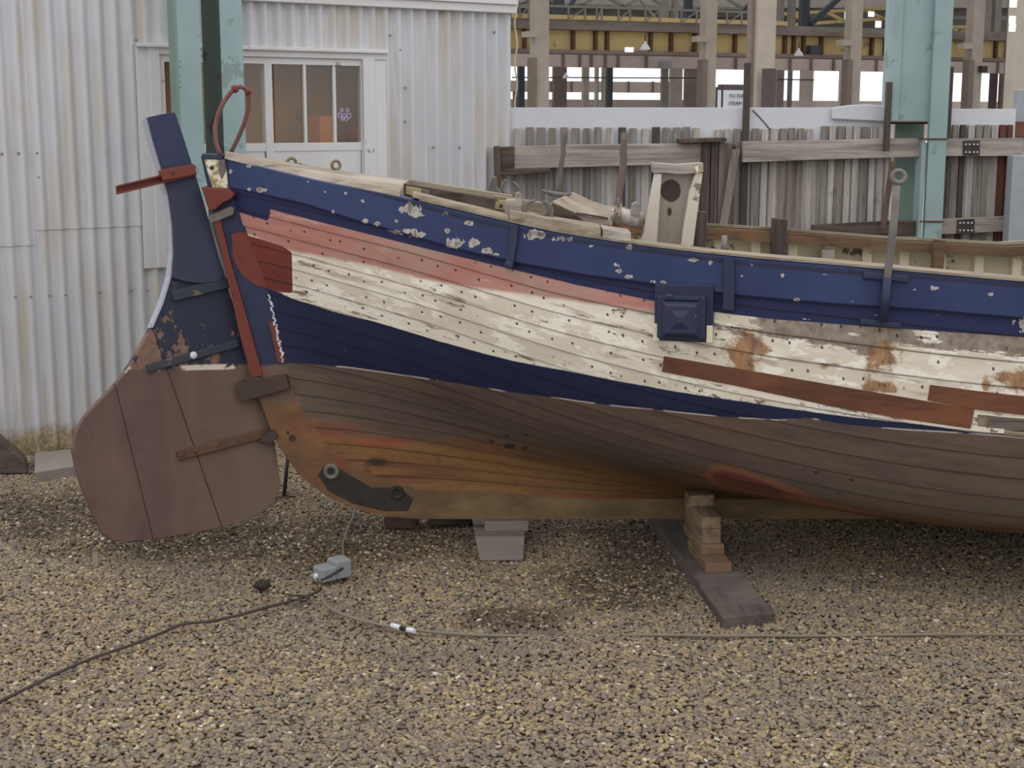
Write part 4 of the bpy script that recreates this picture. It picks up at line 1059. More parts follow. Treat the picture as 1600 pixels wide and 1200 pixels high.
# scattered white stones
wst = [(632,886),(318,838),(525,966),(505,1015),(596,840),(735,947),(910,952),(1078,912),(1160,934),(1345,915),(150,860),(120,845),(470,905),(700,953)]
M['wstone'] = m_plain('white_stone', srgb(222,216,206), .7, .06)
for i, (x, y) in enumerate(wst[:6]):
    c = at_z(x, y, .016); mb = MB(); mb.lathe([(0,-.012),(.010,-.008),(.014,.0),(.010,.008),(0,.010)], c, 10)

# concrete kerb and dark beam at the left edge
M['kerb'] = m_plain('worn_concrete', srgb(140,130,122), .9, .12, sc=20)
q = [at_z(-140, 742, .0), at_z(10, 746, .0), at_z(50, 742, .0), at_z(150, 720, .0), at_z(150, 694, .03), at_z(-140, 712, .03)]
a = [at_z(x, y, .035) for x, y in ((54,738),(215,712),(215,694),(60,706),(54,707))]
mb = MB().prism([p+Vector((0,0,-.06)) for p in a], (0,0,.06)); tag(mb.build('concrete_kerb', M['kerb'], None, .004), 'low worn concrete kerb along the foot of the corrugated shed', 'kerb')
q = [at_z(x, y, 0) for x, y in ((-60,742),(44,738))]
p0, p1 = q; top0 = at_y(-60, 650, p0.y+.05); 
bp_ = [p0, p1+Vector((0,0,-.005)), at_y(38, 722, p1.y), at_y(0, 690, p1.y-.0), at_y(-60, 648, p0.y)]
mb = MB().prism(bp_, (-.05, .16, 0)); tag(mb.build('timber_wedge', M['dark_wood_x'], None, .004), 'dark wedge-shaped timber end at the left picture edge by the kerb', 'timber')
# ------------------------------------------------------------------ corrugated shed on the left
WA = math.radians(34.5); wt = Vector((math.cos(WA), math.sin(WA), 0)); wn = Vector((math.sin(WA), -math.cos(WA), 0))
W0 = at_z(60, 690, .05); W0.z = 0
def wsz(px, py, o=0):
    P = at_pl(px, py, W0+wn*o, wn); return (P-W0).dot(wt), P.z
def wp(s, z, o=0): return W0+wt*s+wn*o+Vector((0,0,z))
PITCHC = .079
def corr_mat():
    N = NT('white_corrugated_iron', .6); pos = N.pos(); p = N.xyz(pos)
    s = N.math('ADD', N.math('MULTIPLY', p[0], wt.x), N.math('MULTIPLY', p[1], wt.y))
    v = N.comb(N.math('MULTIPLY', s, 6.0), N.math('MULTIPLY', p[2], .5), 0)
    n = N.noise(2.2, 5, .6, v); n2 = N.noise(1.3, 4, .6, pos); f = N.noise(45, 4, .7, pos)
    c = N.mix(N.step(n2, .3, .7), srgb(208,208,211), srgb(194,195,200))
    c = N.mix(N.math('MULTIPLY', N.step(n, .47, .68), .8), c, srgb(192,180,163))
    c = N.mix(N.math('MULTIPLY', N.step(N.noise(4, 5, .6, v, None, (7,3,0)), .56, .72), .5), c, srgb(180,172,160))
    foot = N.step(N.math('ADD', p[2], N.math('MULTIPLY', N.math('SUBTRACT', N.noise(9, 5, .6, pos), .5), .12)), .14, .07)
    c = N.mix(N.math('MULTIPLY', foot, .9), c, N.mix(N.step(f, .4, .6), srgb(188,170,128), srgb(132,112,82)))
    c = N.mix(N.step(f, .74, .78), c, srgb(150,142,134))
    N.color(c); return N.m
M['corr'] = corr_mat()
M['screw'] = m_plain('roof_screw', srgb(150,146,144), .6, .1)
M['trim'] = m_paint('white_trim_paint', srgb(214,213,214), srgb(160,150,140), .2, srgb(202,198,192), .6, 7)
sC, _ = wsz(798, 200); zf, _z2 = wsz(700, 18)[1], 0
sL = wsz(-120, 400)[0]; sTL = wsz(222, 100)[0]; sTR = wsz(604, 100)[0]; zH = wsz(500, 79)[1]; zB = wsz(250, 384)[1]
ZT = 2.62
def sheet(mb, s0, s1, z0, z1, o):
    n = max(2, int((s1-s0)/PITCHC*12)); rows = []
    for z in (z0, z1): rows.append([wp(s0+(s1-s0)*i/n, z, o+.0145*math.cos(2*math.pi*(s0+(s1-s0)*i/n)/PITCHC)) for i in range(n+1)])
    mb.grid(rows, True)
mb = MB()
zs1 = wsz(120, 357)[1]; zs2 = wsz(30, 384)[1]; sa = wsz(56, 370)[0]
sheet(mb, sL, sa, zs2, ZT, .005); sheet(mb, sL, sa+.02, .0, zs2+.05, .0)
sheet(mb, sa, sTL+.02, zs1, ZT, .006); sheet(mb, sa, sTL+.03, .0, zs1+.05, .001)
sheet(mb, sTL-.0, sTR+.0, zH, ZT, .004); sheet(mb, sTL, sTR, 0, zB+.02, .0)
sheet(mb, sTR-.02, sC, 0, ZT, .002)
mb.cur = 1
for (x, y) in ((3,240),(29,239),(58,239),(61,277),(112,238),(166,237),(24,463),(48,463),(78,461),(102,460),(156,456),(205,453),(230,453),(677,230),(718,230),(625,78),(633,137),(633,190),(772,50),(690,20),(213,62),(610,55)):
    s, z = wsz(x, y, .012); c = wp(s, z, .014); mb.lathe([(.0075, -.004), (.006, .004), (0, .005)], c, 8, wn)
w = mb.build('wall_left', [M['corr'], M['screw']], None, normals=False); tag(w, None, None, None, 'structure')
# end return, roof edge and inside of the shed
cP = wp(sC, 0)
mb = MB(); mb.prism([cP-wt*.0, cP-wn*3.2, cP-wn*3.2+Vector((0,0,ZT)), cP+Vector((0,0,ZT))], -wt*.03); tag(mb.build('wall_return', M['corr'], None), None, None, None, 'structure')
mb = MB(); mb.prism([wp(sL, ZT+.02, .12), wp(sC+.05, ZT+.02, .12), wp(sC+.05, ZT+.35, -2.4), wp(sL, ZT+.35, -2.4)], (0,0,.03)); tag(mb.build('ceiling_shed', M['corr'], None), None, None, None, 'structure')
zfb = wsz(700, 17)[1]
sF = wsz(332, 2)[0]
mb = MB()
for (z0, z1, o) in ((zfb, zfb+.045, .045), (zfb+.045, zfb+.10, .06), (zfb+.10, zfb+.2, .052)):
    mb.hexa([wp(sF, z0, .0), wp(sF, z0, o), wp(sC+.012, z0, o), wp(sC+.012, z0, .0), wp(sF, z1, .0), wp(sF, z1, o), wp(sC+.012, z1, o), wp(sC+.012, z1, .0)])
tag(mb.build('trim_1', M['trim'], None, .004), None, None, None, 'structure')
# window with its frame
XR = 500
def wbox(mb, x0, x1, y0, y1, o0, o1, ry0=None):     # heights are those seen at x = 500
    s0 = wsz(x0, (y0+y1)/2, o1)[0]; s1 = wsz(x1, (y0+y1)/2, o1)[0]; z1 = wsz(XR, y0, o1)[1]; z0 = wsz(XR, y1, o1)[1]
    return mb.hexa([wp(s0, z0, o0), wp(s1, z0, o0), wp(s1, z0, o1), wp(s0, z0, o1), wp(s0, z1, o0), wp(s1, z1, o0), wp(s1, z1, o1), wp(s0, z1, o1)])
YB = 404
win = bpy.data.objects.new('window_1', None); COL.objects.link(win); win.location = wp(wsz(420, 150)[0], zB); tag(win, None, None, None, 'structure')
mb = MB()
wbox(mb, 219, 240, 80, YB, -.03, .022); wbox(mb, 240, 256, 80, YB, -.03, .034); wbox(mb, 240, 604, 80, 91, -.03, .030)
wbox(mb, 586, 605, 80, YB, -.03, .022); wbox(mb, 570, 588, 88, YB, -.03, .034)
mb.build('window_frame', M['trim'], win, .003)
mb = MB(); wbox(mb, 216, 608, 75, 81, -.02, .05); mb.build('head_flashing', M['trim'], win, .004)
for (xa, xb, bars) in ((254, 424, (309, 363)), (420, 573, (477, 523))):
    mb = MB()
    wbox(mb, xa+1, xa+9, 91, YB, -.03, .014); wbox(mb, xb-7, xb-1, 91, YB, -.03, .014); wbox(mb, xa+1, xb-1, 91, 102, -.03, .013)
    wbox(mb, xa+6, xb-6, 223, 236, -.03, .010)
    sash = mb.build('sash', M['trim'], win, .003)
    for x in bars:
        m2 = MB(); wbox(m2, x-2, x+2.4, 100, 225, -.012, .010); m2.build('glazing_bar', M['trim'], sash, .0015)
    m2 = MB(); wbox(m2, xa+8, xb-8, 234, YB, -.02, .006); m2.build('lower_panel', M['trim'], sash)
    xs_ = [xa+9]+list(bars)+[xb-9]
    def glass():
        if 'glass' in M: return M['glass']
        N = NT('dusty_window_glass', .12); t = N.n.new('ShaderNodeBsdfTransparent'); t.inputs[0].default_value = (.92,.9,.86,1)
        g = N.n.new('ShaderNodeBsdfGlossy'); g.inputs['Roughness'].default_value = .12; g.inputs[0].default_value = (.9,.9,.9,1)
        d = N.n.new('ShaderNodeBsdfDiffuse'); d.inputs[0].default_value = srgb(160,146,126)
        m1 = N.n.new('ShaderNodeMixShader'); m1.inputs[0].default_value = .05; N.l.new(t.outputs[0], m1.inputs[1]); N.l.new(d.outputs[0], m1.inputs[2])
        m3 = N.n.new('ShaderNodeMixShader'); m3.inputs[0].default_value = .05; N.l.new(m1.outputs[0], m3.inputs[1]); N.l.new(g.outputs[0], m3.inputs[2])
        N.l.new(m3.outputs[0], N.n['Material Output'].inputs[0]); M['glass'] = N.m; return N.m
    for x0, x1 in zip(xs_, xs_[1:]):
        m2 = MB(); wbox(m2, x0, x1, 99, 226, -.006, -.002); m2.build('pane', glass(), sash)
# what shows behind the panes
M['hard'] = m_paint('brown_board', srgb(176,130,80), srgb(140,104,66), .3, srgb(146,112,72), .9, 3, .1)
mb = MB(); s0 = wsz(240, 150)[0]; s1 = wsz(700, 150)[0]
mb.hexa([wp(s0,.9,-.40), wp(s1,.9,-.40), wp(s1,.9,-.34), wp(s0,.9,-.34), wp(s0,2.5,-.40), wp(s1,2.5,-.40), wp(s1,2.5,-.34), wp(s0,2.5,-.34)])
tag(mb.build('wall_inside', M['hard'], None), None, None, None, 'structure')
M['carton'] = m_plain('orange_carton', srgb(206,128,66), .8, .1); M['orange'] = m_plain('dark_orange', srgb(160,82,40), .7, .1)
def wthing(x0, x1, y0, y1, o0, o1, name, mat, label, cat):
    mb = MB(); wbox(mb, x0, x1, y0, y1, o0, o1); return tag(mb.build(name, mat, None, .004), label, cat)
mb = MB(); wbox(mb, 470, 640, 232, 240, -.33, -.06); tag(mb.build('shelf', M['hard'], None), 'brown shelf inside the shed just behind the window panes', 'shelf')
wthing(500, 522, 181, 231.5, -.22, -.08, 'carton', M['carton'], 'orange carton standing behind the middle pane of the right window', 'carton')
s_, z_ = wsz(563, 214, -.12); mb = MB(); mb.lathe([(0,-.07),(.03,-.07),(.055,-.045),(.062,0),(.05,.035),(.025,.055),(0,.06)], wp(s_, wsz(XR, 232, -.06)[1]+.071, -.14), 20)
tag(mb.build('orange_ball', M['orange']), 'round dark orange object behind the right-hand window pane', 'ball')
M['lilac'] = m_emit('lilac_writing', srgb(178,166,226), .45)  # glow made up in place of unreadable lilac writing, not a lamp
lil = MB()
for (x, y, r) in ((534,172,2.6),(543,172,2.6),(531,180,3.4),(538,181,3.4),(545,181,4),(541,185,3.6),(535,186,2.2)):
    s, z = wsz(x, y, -.2); c = wp(s, z, -.2); rr = r*.0034
    lil.tube([c+wt*math.cos(a)*rr+Vector((0,0,math.sin(a)*rr)) for a in [i*math.pi/7 for i in range(14)]], .003, 6, True)
tag(lil.build('lilac_writing', M['lilac']), 'small lilac glowing rings made up for unreadable writing behind the right-hand window pane', 'lamp')

# teal double post standing in front of the shed
ts = thing('steel_post', wp(wsz(320, 200, .4)[0], 0, .4), 'pale teal double steel post in front of the shed window, behind the rudder', 'post')
def tbox(name, xa, xb, o0, o1, mat, yr=100, z0=0, z1=2.75, bev=.004):
    s0 = wsz(xa, yr, o1)[0]; s1 = wsz(xb, yr, o1)[0]; mb = MB()
    mb.hexa([wp(s0,z0,o0), wp(s1,z0,o0), wp(s1,z0,o1), wp(s0,z0,o1), wp(s0,z1,o0), wp(s1,z1,o0), wp(s1,z1,o1), wp(s0,z1,o1)])
    return mb.build(name, mat, ts, bev)
M['teal_shade'] = m_paint('shaded_teal_paint', srgb(128,150,140), srgb(112,116,98), .3, srgb(110,128,116), .6, 6)  # teal paint again, with the shade of side and recessed faces in its colour
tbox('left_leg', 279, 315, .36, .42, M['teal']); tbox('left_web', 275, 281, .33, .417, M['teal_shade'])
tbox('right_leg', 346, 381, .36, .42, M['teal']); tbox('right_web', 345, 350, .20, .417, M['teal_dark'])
for y in (96, 104, 118, 128, 136): 
    s, z = wsz(282, y, .42); MB().lathe([(.003, 0), (.002, .003), (0, .003)], wp(s, z, .42), 8, wn).build('rivet', M['dark_iron'], ts)
tbox('batten_plate', 281, 376, .34, .362, M['teal'], 300, .15, .45); tbox('foot_plate', 262, 392, .30, .46, M['teal'], 300, 0, .02)

# ------------------------------------------------------------------ fence of slats behind the boat
YF_ = 8.58
fence = thing('slat_fence', (1.6, YF_, 0), 'long weathered fence of grey upright slats with two heavy timber rails behind the boat', 'fence')
M['pk'] = [M['grey_wood'], M['pale_wood'], M['grey_wood'], M['brown_wood'], M['dark_wood'], M['pale_wood']]
M['redbrown_wood'] = m_wood('red_brown_wood', srgb(104,66,54), srgb(80,54,46), 'z', None, 14)
def fbox(name, x0, x1, y0, y1, Y, th, mat, parent, bev=.002, z0=None):
    ym = y0 if y0 > 0 else 100
    a = at_y(x0, ym, Y); b = at_y(x1, ym, Y); zt_ = at_y((x0+x1)/2, y0, Y).z; zb_ = at_y((x0+x1)/2, y1, Y).z if z0 is None else z0
    mb = MB(); mb.box(((a.x+b.x)/2, Y+th/2, (zt_+zb_)/2), (abs(b.x-a.x), th, zt_-zb_)); return mb.build(name, mat, parent, bev)
random.seed(3)
x = 804
while x < 1092:
    wd = random.uniform(10.5, 13); r = random.random()
    mt = M['dark_wood'] if (953 < x < 972 or 1012 < x < 1028) else M['pk'][random.choice((0,0,1,2))]
    fbox('picket', x, x+wd, 199+random.uniform(-1,1.5), 0, YF_, .022, mt, fence, .004, .03); x += random.uniform(16.8, 19) if x < 1000 else random.uniform(14.5, 17)
x = 1118
while x < 1272:
    wd = random.uniform(9.5, 11.5); mt = M['pk'][random.choice((0,1,2,0,1,5))]
    fbox('picket', x, x+wd, 201+random.uniform(-1.5,1), 0, YF_, .022, mt, fence, .004, .03); x += random.uniform(13.6, 15)
x = 1284
while x < 1378:
    wd = random.uniform(9, 11); mt = M['pk'][random.choice((0,1,2,0,5,1))]
    fbox('picket', x, x+wd, 197+random.uniform(-1.5,1), 0, YF_, .022, mt, fence, .004, .03); x += random.uniform(12.2, 13.4)
x = 1489; k = 0
while x < 1580:
    wd = random.uniform(8.5, 10.5); mt = [M['grey_wood'], M['dark_wood'], M['pale_wood'], M['grey_wood'], M['grey_wood'], M['pale_wood'], M['redbrown_wood'], M['redbrown_wood'], M['dark_wood']][min(k, 8)]
    fbox('picket', x, x+wd, 195, 0, YF_, .022, mt, fence, .004, .03); x += 12.3; k += 1
x = 1176
while x < 1395:      # shorter slats behind, closing the gaps
    fbox('picket', x, x+10.5, 226, 0, YF_+.009, .014, M['pk'][random.choice((0,1,1,2))], fence, .003, .03); x += 13
x = 1496
while x < 1560:
    fbox('picket', x, x+8, 226, 0, YF_+.009, .014, M['pk'][random.choice((0,1,1))], fence, .003, .03); x += 12.3
def frail(name, pts, Y, th, mat, bev=.004):
    return MB().prism([at_y(x, y, Y) for x, y in pts], (0, th, 0)).build(name, mat, fence, bev)
r1 = frail('rail', [(803,229),(900,226),(1098,224),(1096,256),(950,260),(803,264)], 8.49, .07, M['grey_wood_x'])
frail('rail', [(1160,221),(1300,219),(1400,216),(1446,216),(1446,245),(1300,249),(1160,254)], 8.50, .06, M['grey_wood_x'])
r3 = frail('rail', [(1470,217),(1590,216),(1598,216),(1598,243),(1580,244),(1470,244)], 8.50, .06, M['grey_wood_x'])
r4 = frail('rail', [(1464,343),(1582,338),(1582,361),(1464,367)], 8.50, .06, M['grey_wood_x'])
for rr_, pts in ((r3, ((1505,220),(1531,219),(1531,243),(1505,243))), (r4, ((1496,343),(1523,342),(1522,365),(1495,366)))):
    pl = MB().prism([at_y(x, y, 8.492) for x, y in pts], (0, .012, 0)).build('splice_plate', M['dark_iron'], fence, .001)
    (xa, ya), (xb, yb) = pts[0], pts[2]
    for fx_ in (.16,.38,.64,.86):
        for fy_ in (.25,.78): MB().lathe([(.006,-.002),(.005,.003),(0,.004)], at_y(xa+(xb-xa)*fx_, ya+(yb-ya)*fy_, 8.491), 8, (0,-1,0)).build('plate_bolt', M['white_sheet'], pl)
frail('dark_rail_end', [(781,230),(803,229),(803,264),(781,268)], 8.47, .09, M['dark_wood_x'])
frail('rail_post', [(771,229),(781,228),(783,300),(773,300)], 8.44, .08, M['brown_wood'])
frail('lower_batten', [(781,266),(800,264),(858,262),(862,269),(781,275)], 8.46, .04, M['dark_wood_x'])
frail('bottom_rail', [(1270,352),(1400,345),(1440,345),(1440,368),(1270,374)], 8.48, .05, M['dark_wood_x'])
for (x0, x1, yt, Y, mt) in ((1097,1110,217,8.46,'dark_wood'), (1112,1119,217,8.46,'dark_wood'), (1124,1146,223,8.46,'brown_grey'), (1163,1174,98,8.562,'dark_iron2'), (1482.5,1491,104,8.562,'dark_iron2')):
    if mt == 'brown_grey' and mt not in M: M[mt] = m_wood('brown_grey_wood', srgb(128,116,106), srgb(98,88,80), 'z', None, 12)
    if mt == 'dark_iron2' and mt not in M: M[mt] = m_plain('dark_brown_steel', srgb(78,68,64), .7, .15)
    fbox('fence_post', x0, x1, yt, 0, Y, .05 if Y < 8.5 else .015, M[mt], fence, .003, 0)
fbox('fence_post', 1387, 1395, 128, 236, 8.44, .05, M['dark_iron2'], fence, .003)
frail('top_board', [(1062,217),(1135,215),(1136,221),(1062,224)], 8.42, .16, M['brown_wood'], .003)
mb = MB(); mb.bar(at_y(1150, 232, 8.43), at_y(1127, 372, 8.43), .045, .02, (0,1,0)); mb.build('diagonal_brace', M['grey_wood'], fence, .003)
mb = MB(); mb.tube([at_y(1147, 226, 8.425), at_y(1147, 232, 8.425)], .012); mb.build('brace_bolt', M['dark_iron'], fence)
mb = MB(); mb.bar(at_y(1395, 252, 8.44), at_y(1379, 358, 8.44), .03, .02, (0,1,0)); mb.build('diagonal_brace', M['brown_wood'], fence, .003)
pn = thing('board_panel', (2, 8.75, 0), 'white painted board panel standing behind the slat fence', 'panel')
a = at_y(793, 168, 8.606); b = at_y(1389, 168, 8.606); mb = MB(); mb.box(((a.x+b.x)/2, 8.614, a.z/2+.05), (b.x-a.x, .014, a.z-.1)); mb.build('sheet', M['white_sheet'], pn, .002)
a = at_y(1484, 170, 8.606); b = at_y(1588, 170, 8.606); mb = MB(); mb.box(((a.x+b.x)/2, 8.614, a.z/2+.05), (b.x-a.x, .014, a.z-.1)); mb.build('sheet', M['white_sheet'], pn, .002)
tp = [at_y(x, y, 8.572) for x, y in ((1300,168),(1330,164),(1360,163),(1388,166),(1388,190),(1300,186))]
tag(MB().prism(tp, (0, .03, 0)).build('folded_sheet', M['white_sheet'], None, .006), 'off-white folded sheet over the top of the white panel left of the teal column', 'sheet')
M['greypost'] = m_plain('pale_blue_grey_paint', srgb(158,162,168), .6, .06)
gp = thing('metal_post', (at_y(1590, 300, 8.40).x, 8.40, 0), 'pale blue-grey metal post at the right picture edge by the fence', 'post')
fbox('shaft', 1583, 1625, 243, 0, 8.38, .10, M['greypost'], gp, .004, 0); fbox('upper_shaft', 1589, 1630, 140, 236, 8.64, .06, M['greypost'], gp, .004)
fbox('wooden_head', 1588, 1620, 190, 214, 8.618, .02, M['plank_new'], gp, .003)
# teal column on the right
tc = thing('steel_column', (at_y(1440, 200, 8.5).x, 8.5, 0), 'broad pale teal steel column rising in front of the fence on the right', 'column')
def cbox(name, x0, x1, y0, y1, Y, th, mat, z0=None, yr=190, bev=.004):
    a = at_y(x0, yr, Y); b = at_y(x1, yr, Y); z1 = at_y(x0, y0, Y).z; zb_ = z0 if z0 is not None else at_y(x0, y1, Y).z
    mb = MB(); mb.box(((a.x+b.x)/2, Y+th/2, (z1+zb_)/2), (b.x-a.x, th, z1-zb_)); return mb.build(name, mat, tc, bev)
cbox('casing', 1391, 1457, -60, 189, 8.47, .22, M['teal_shade2'] if 'teal_shade2' in M else M['teal'])
cbox('casing_edge', 1391, 1404, -60, 189, 8.455, .02, M['teal'])
cbox('flange', 1453, 1481, -60, 0, 8.425, .045, M['teal'], 0)
cbox('web', 1441, 1447, 217, 0, 8.44, .12, M['teal'], 0, 217)
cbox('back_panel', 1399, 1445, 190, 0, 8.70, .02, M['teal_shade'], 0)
cbox('slot', 1390, 1478, 190, 194, 8.50, .14, M['dark_iron'])
for y in (217, 346):
    mb = MB(); a = at_y(1440, y, 8.42); b = at_y(1480-(y-217)*.05, y, 8.42); mb.tube([a+Vector((0,.06,0)), a, b, b+Vector((0,.06,0))], .005, 6); mb.build('tie_wire', M['rust'], tc)

# ------------------------------------------------------------------ the hall beyond
HA = math.radians(23); ht = Vector((math.cos(HA), math.sin(HA), 0)); hn = Vector((math.sin(HA), -math.cos(HA), 0))
def hp_(px, py, D): return at_pl(px, py, Vector((0, D, 0)), hn)
def hbox(mb, x0, x1, y0, y1, D, th, z0=None, xr=None):
    ym = max(y0, 60) if z0 is not None else (y0+y1)/2
    a = hp_(x0, ym, D); b = hp_(x1, ym, D); xr = (x0+x1)/2 if xr is None else xr
    zt_ = hp_(xr, y0, D).z; zb_ = z0 if z0 is not None else hp_(xr, y1, D).z
    A_ = [Vector((p.x, p.y, z)) for z in (zb_, zt_) for p in (a, b, b-hn*th, a-hn*th)]
    return mb.hexa(A_)
M['conc'] = m_plain('grey_brown_concrete', srgb(172,162,150), .9, .12, sc=2)
M['conc_dark'] = m_plain('dark_brown_concrete', srgb(128,114,106), .9, .15, sc=2)
M['conc_pink'] = m_plain('pinkish_concrete', srgb(202,186,178), .9, .1, sc=1)
M['yellow'] = m_paint('faded_yellow_paint', srgb(204,180,122), srgb(146,126,96), .34, srgb(184,162,122), .7, .8)
M['dsteel'] = m_plain('dark_blue_steel', srgb(72,78,86), .7, .15)
M['gsteel'] = m_plain('grey_steel', srgb(136,130,122), .7, .15, sc=2)
M['purple_steel'] = m_plain('dark_purple_steel', srgb(86,74,76), .7, .15)
def hthing(name, mat, label, cat, boxes, D, th, group=None):
    mb = MB()
    for b in boxes: hbox(mb, *b[:4], D, th, b[4] if len(b) > 4 else None)
    return tag(mb.build(name, mat), label, cat, group)
for (x0, x1, lab) in ((836,858,'grey concrete column left of the yellow crane girder, nearest the shed'), (1103,1120,'grey concrete column left of the white lettered banner'), (1330,1347,'grey concrete column between the two bright openings left of the teal column'), (1520,1537,'grey concrete column right of the teal column, behind the fence')):
    c = hp_((x0+x1)/2, 100, 40); t = thing('concrete_column', (c.x, c.y, 0), lab, 'column')
    mb = MB(); hbox(mb, x0, x1, -40, 0, 39.5, .35, 0); mb.build('shaft', M['conc'], t)
    mb = MB(); hbox(mb, x0-5, x0+3, 90 if x0 < 1000 else 93, 0, 39.4, .3, 0); mb.build('dark_side', M['conc_dark'], t)  # dark strip: shade of the column's left face put into its colour
    last_col = t
    mb = MB(); hbox(mb, x0-14, x0+4, 49+(x0-836)*.027, 58+(x0-836)*.027, 39.3, .3); mb.build('bracket', M['conc'], t)
t = thing('concrete_column', hp_(1192, 160, 22)-Vector((0,0,hp_(1192,160,22).z)), 'broad near concrete column right of the lettered banner', 'column')
mb = MB(); hbox(mb, 1184, 1212, -60, 0, 22, .2, 0); mb.build('shaft', M['conc'], t); mb = MB(); hbox(mb, 1173, 1186, -60, 0, 22.1, .12, 0); mb.build('dark_side', M['conc_dark'], t)  # dark strip is the column's side face, its shade put into the colour
mb = MB(); hbox(mb, 1199, 1212, 107, 0, 21.7, .15, 0); mb.build('corner_guard', M['purple_steel'], t)
t = thing('concrete_column', hp_(1594, 160, 22)-Vector((0,0,hp_(1594,160,22).z)), 'broad near concrete column at the right picture edge', 'column')
mb = MB(); hbox(mb, 1586, 1640, -60, 0, 22, .2, 0); mb.build('shaft', M['conc'], t); mb = MB(); hbox(mb, 1581, 1588, -60, 0, 22.1, .15, 0); mb.build('dark_side', M['purple_steel'], t)
# yellow crane girder
g = thing('crane_girder', hp_(1100, 60, 41), 'long faded yellow crane girder running across the hall', 'girder')
gz_t = hp_(870, 47, 41).z; gz_b = hp_(870, 78, 41).z
def gbar(name, za, zb, D, th, mat, parent, x0=770, x1=1640):
    a = hp_(x0, 60, D); b = hp_(x1, 60, D); mb = MB()
    mb.hexa([Vector((p.x, p.y, z)) for z in (za, zb) for p in (a, b, b-hn*th, a-hn*th)]); return mb.build(name, mat, parent)
gbar('web', gz_b, gz_t, 41, .3, M['yellow'], g); gbar('top_flange', gz_t, gz_t+.12, 40.6, .9, M['conc_dark'], g); gbar('bottom_flange', gz_b-.10, gz_b, 40.7, .7, M['conc_dark'], g)
for xx in (819,895,930,948,1016,1048,1085,1148,1226,1240,1255,1283,1362,1383,1464,1556,1574):
    a = hp_(xx, 60, 40.95); mb = MB(); mb.box((a.x, a.y, (gz_t+gz_b)/2), (.09, .16, gz_t-gz_b), Matrix.Rotation(HA, 3, 'Z')); mb.build('stiffener', M['rust'], g)
gbar('walkway', gz_t+.12, gz_t+.30, 41.2, .6, M['gsteel'], g)
rl_ = thing('walkway_railing', hp_(1000, 30, 41.1), 'grey braced railing along the walkway above the yellow girder', 'railing')
gbar('top_rail', gz_t+.62, gz_t+.68, 41.1, .05, M['gsteel'], rl_, 800, 1200); gbar('kick_board', gz_t+.3, gz_t+.42, 41.1, .04, M['yellow'], rl_, 800, 1230)
xs = [812,826,888,914,932,940,966,984,1008,1030,1064,1088,1135,1158]
for i, xx in enumerate(xs):
    a = hp_(xx, 60, 41.1); mb = MB(); mb.box((a.x, a.y, gz_t+.46), (.05, .05, .36)); mb.build('baluster', M['gsteel'], rl_)
    if i % 2 == 0 and i+1 < len(xs):
        b = hp_(xs[i+1], 60, 41.1); mb = MB(); mb.bar((a.x, a.y, gz_t+.3), (b.x, b.y, gz_t+.62), .03, .03); mb.build('brace', M['gsteel'], rl_)
# second, pinkish girder and the low one behind
g2 = thing('rear_girder', hp_(1100, 92, 60), 'pinkish grey girder behind and below the yellow crane girder', 'girder')
z1 = hp_(870, 79, 60).z; z0 = hp_(870, 104, 60).z
def gbar2(name, za, zb, D, th, mat, parent, x0, x1):
    a = hp_(x0, 90, D); b = hp_(x1, 90, D); mb = MB()
    mb.hexa([Vector((p.x, p.y, z)) for z in (za, zb) for p in (a, b, b-hn*th, a-hn*th)]); return mb.build(name, mat, parent)
gbar2('web', z0, z1, 60, .5, M['conc_pink'], g2, 770, 1660)
for xx in (880,906,924,946,966,1010,1150,1235,1268,1303,1370,1440,1560): 
    a = hp_(xx, 90, 59.95); mb = MB(); mb.box((a.x, a.y, (z0+z1)/2), (.1, .1, z1-z0), Matrix.Rotation(HA, 3, 'Z')); mb.build('stiffener', M['conc_dark'], g2)
lg = thing('low_girder', hp_(900, 135, 72), 'low grey girder crossing the bright openings left of the banner', 'girder'); mb = MB(); hbox(mb, 780, 1042, 127, 144, 72, .5); mb.build('web', M['conc_pink'], lg)
for xx in (862, 893, 934, 982, 1020):
    mb = MB(); hbox(mb, xx, xx+2, 127, 144, 71.9, .1); mb.build('stiffener', M['conc_dark'], lg)
for xx in (806, 1046):
    mb = MB(); hbox(mb, xx, xx+6, 127, 0, 72, .4, 0); mb.build('leg', M['conc_dark'], lg)
cols = [('conc_dark',866,886,100,62,'stout brown column with the small hanging lamp, behind the yellow girder'), ('conc',912,921,100,63,'slim grey column in the bright opening, first right of the stout brown column'), ('conc',932,936,100,64,'thin grey stanchion left of the slim pair under the girder'), ('conc',943,948,100,64,'thin grey stanchion right of the slim pair under the girder'), ('dsteel',811,820,100,60,'dark blue stanchion beside the shed corner'), ('dsteel',950,958,100,60,'dark blue stanchion left of the widest bright opening'), ('gsteel',1036,1045,100,58,'grey lattice stanchion right of the widest bright opening'), ('conc',1049,1067,105,62,'broad grey column right of the lattice stanchion'), ('conc_dark',1072,1092,104,63,'brown column just left of the concrete column by the banner'), ('gsteel',1216,1226,104,58,'grey stanchion right of the broad near column'), ('gsteel',1235,1239,104,60,'thin pale stanchion in the bright opening right of the broad near column'), ('conc_pink',1254,1272,104,60,'pinkish column left of the square bright opening'), ('conc_pink',1315,1329,108,64,'pinkish column right of the square bright opening'), ('gsteel',1384,1387,108,64,'thin grey stanchion just left of the teal column'), ('conc',1513,1521,108,64,'pale column right of the small square opening'), ('conc_dark',1566,1580,110,60,'brown column by the right picture edge'), ('purple_steel',1551,1560,112,58,'dark purple stanchion behind the right end of the fence')]
for (mt, x0, x1, y0, D, lab) in cols: hthing('stanchion', M[mt], lab, 'column', [(x0, x1, y0, 0, 0)], max(D, 61.2), .2)
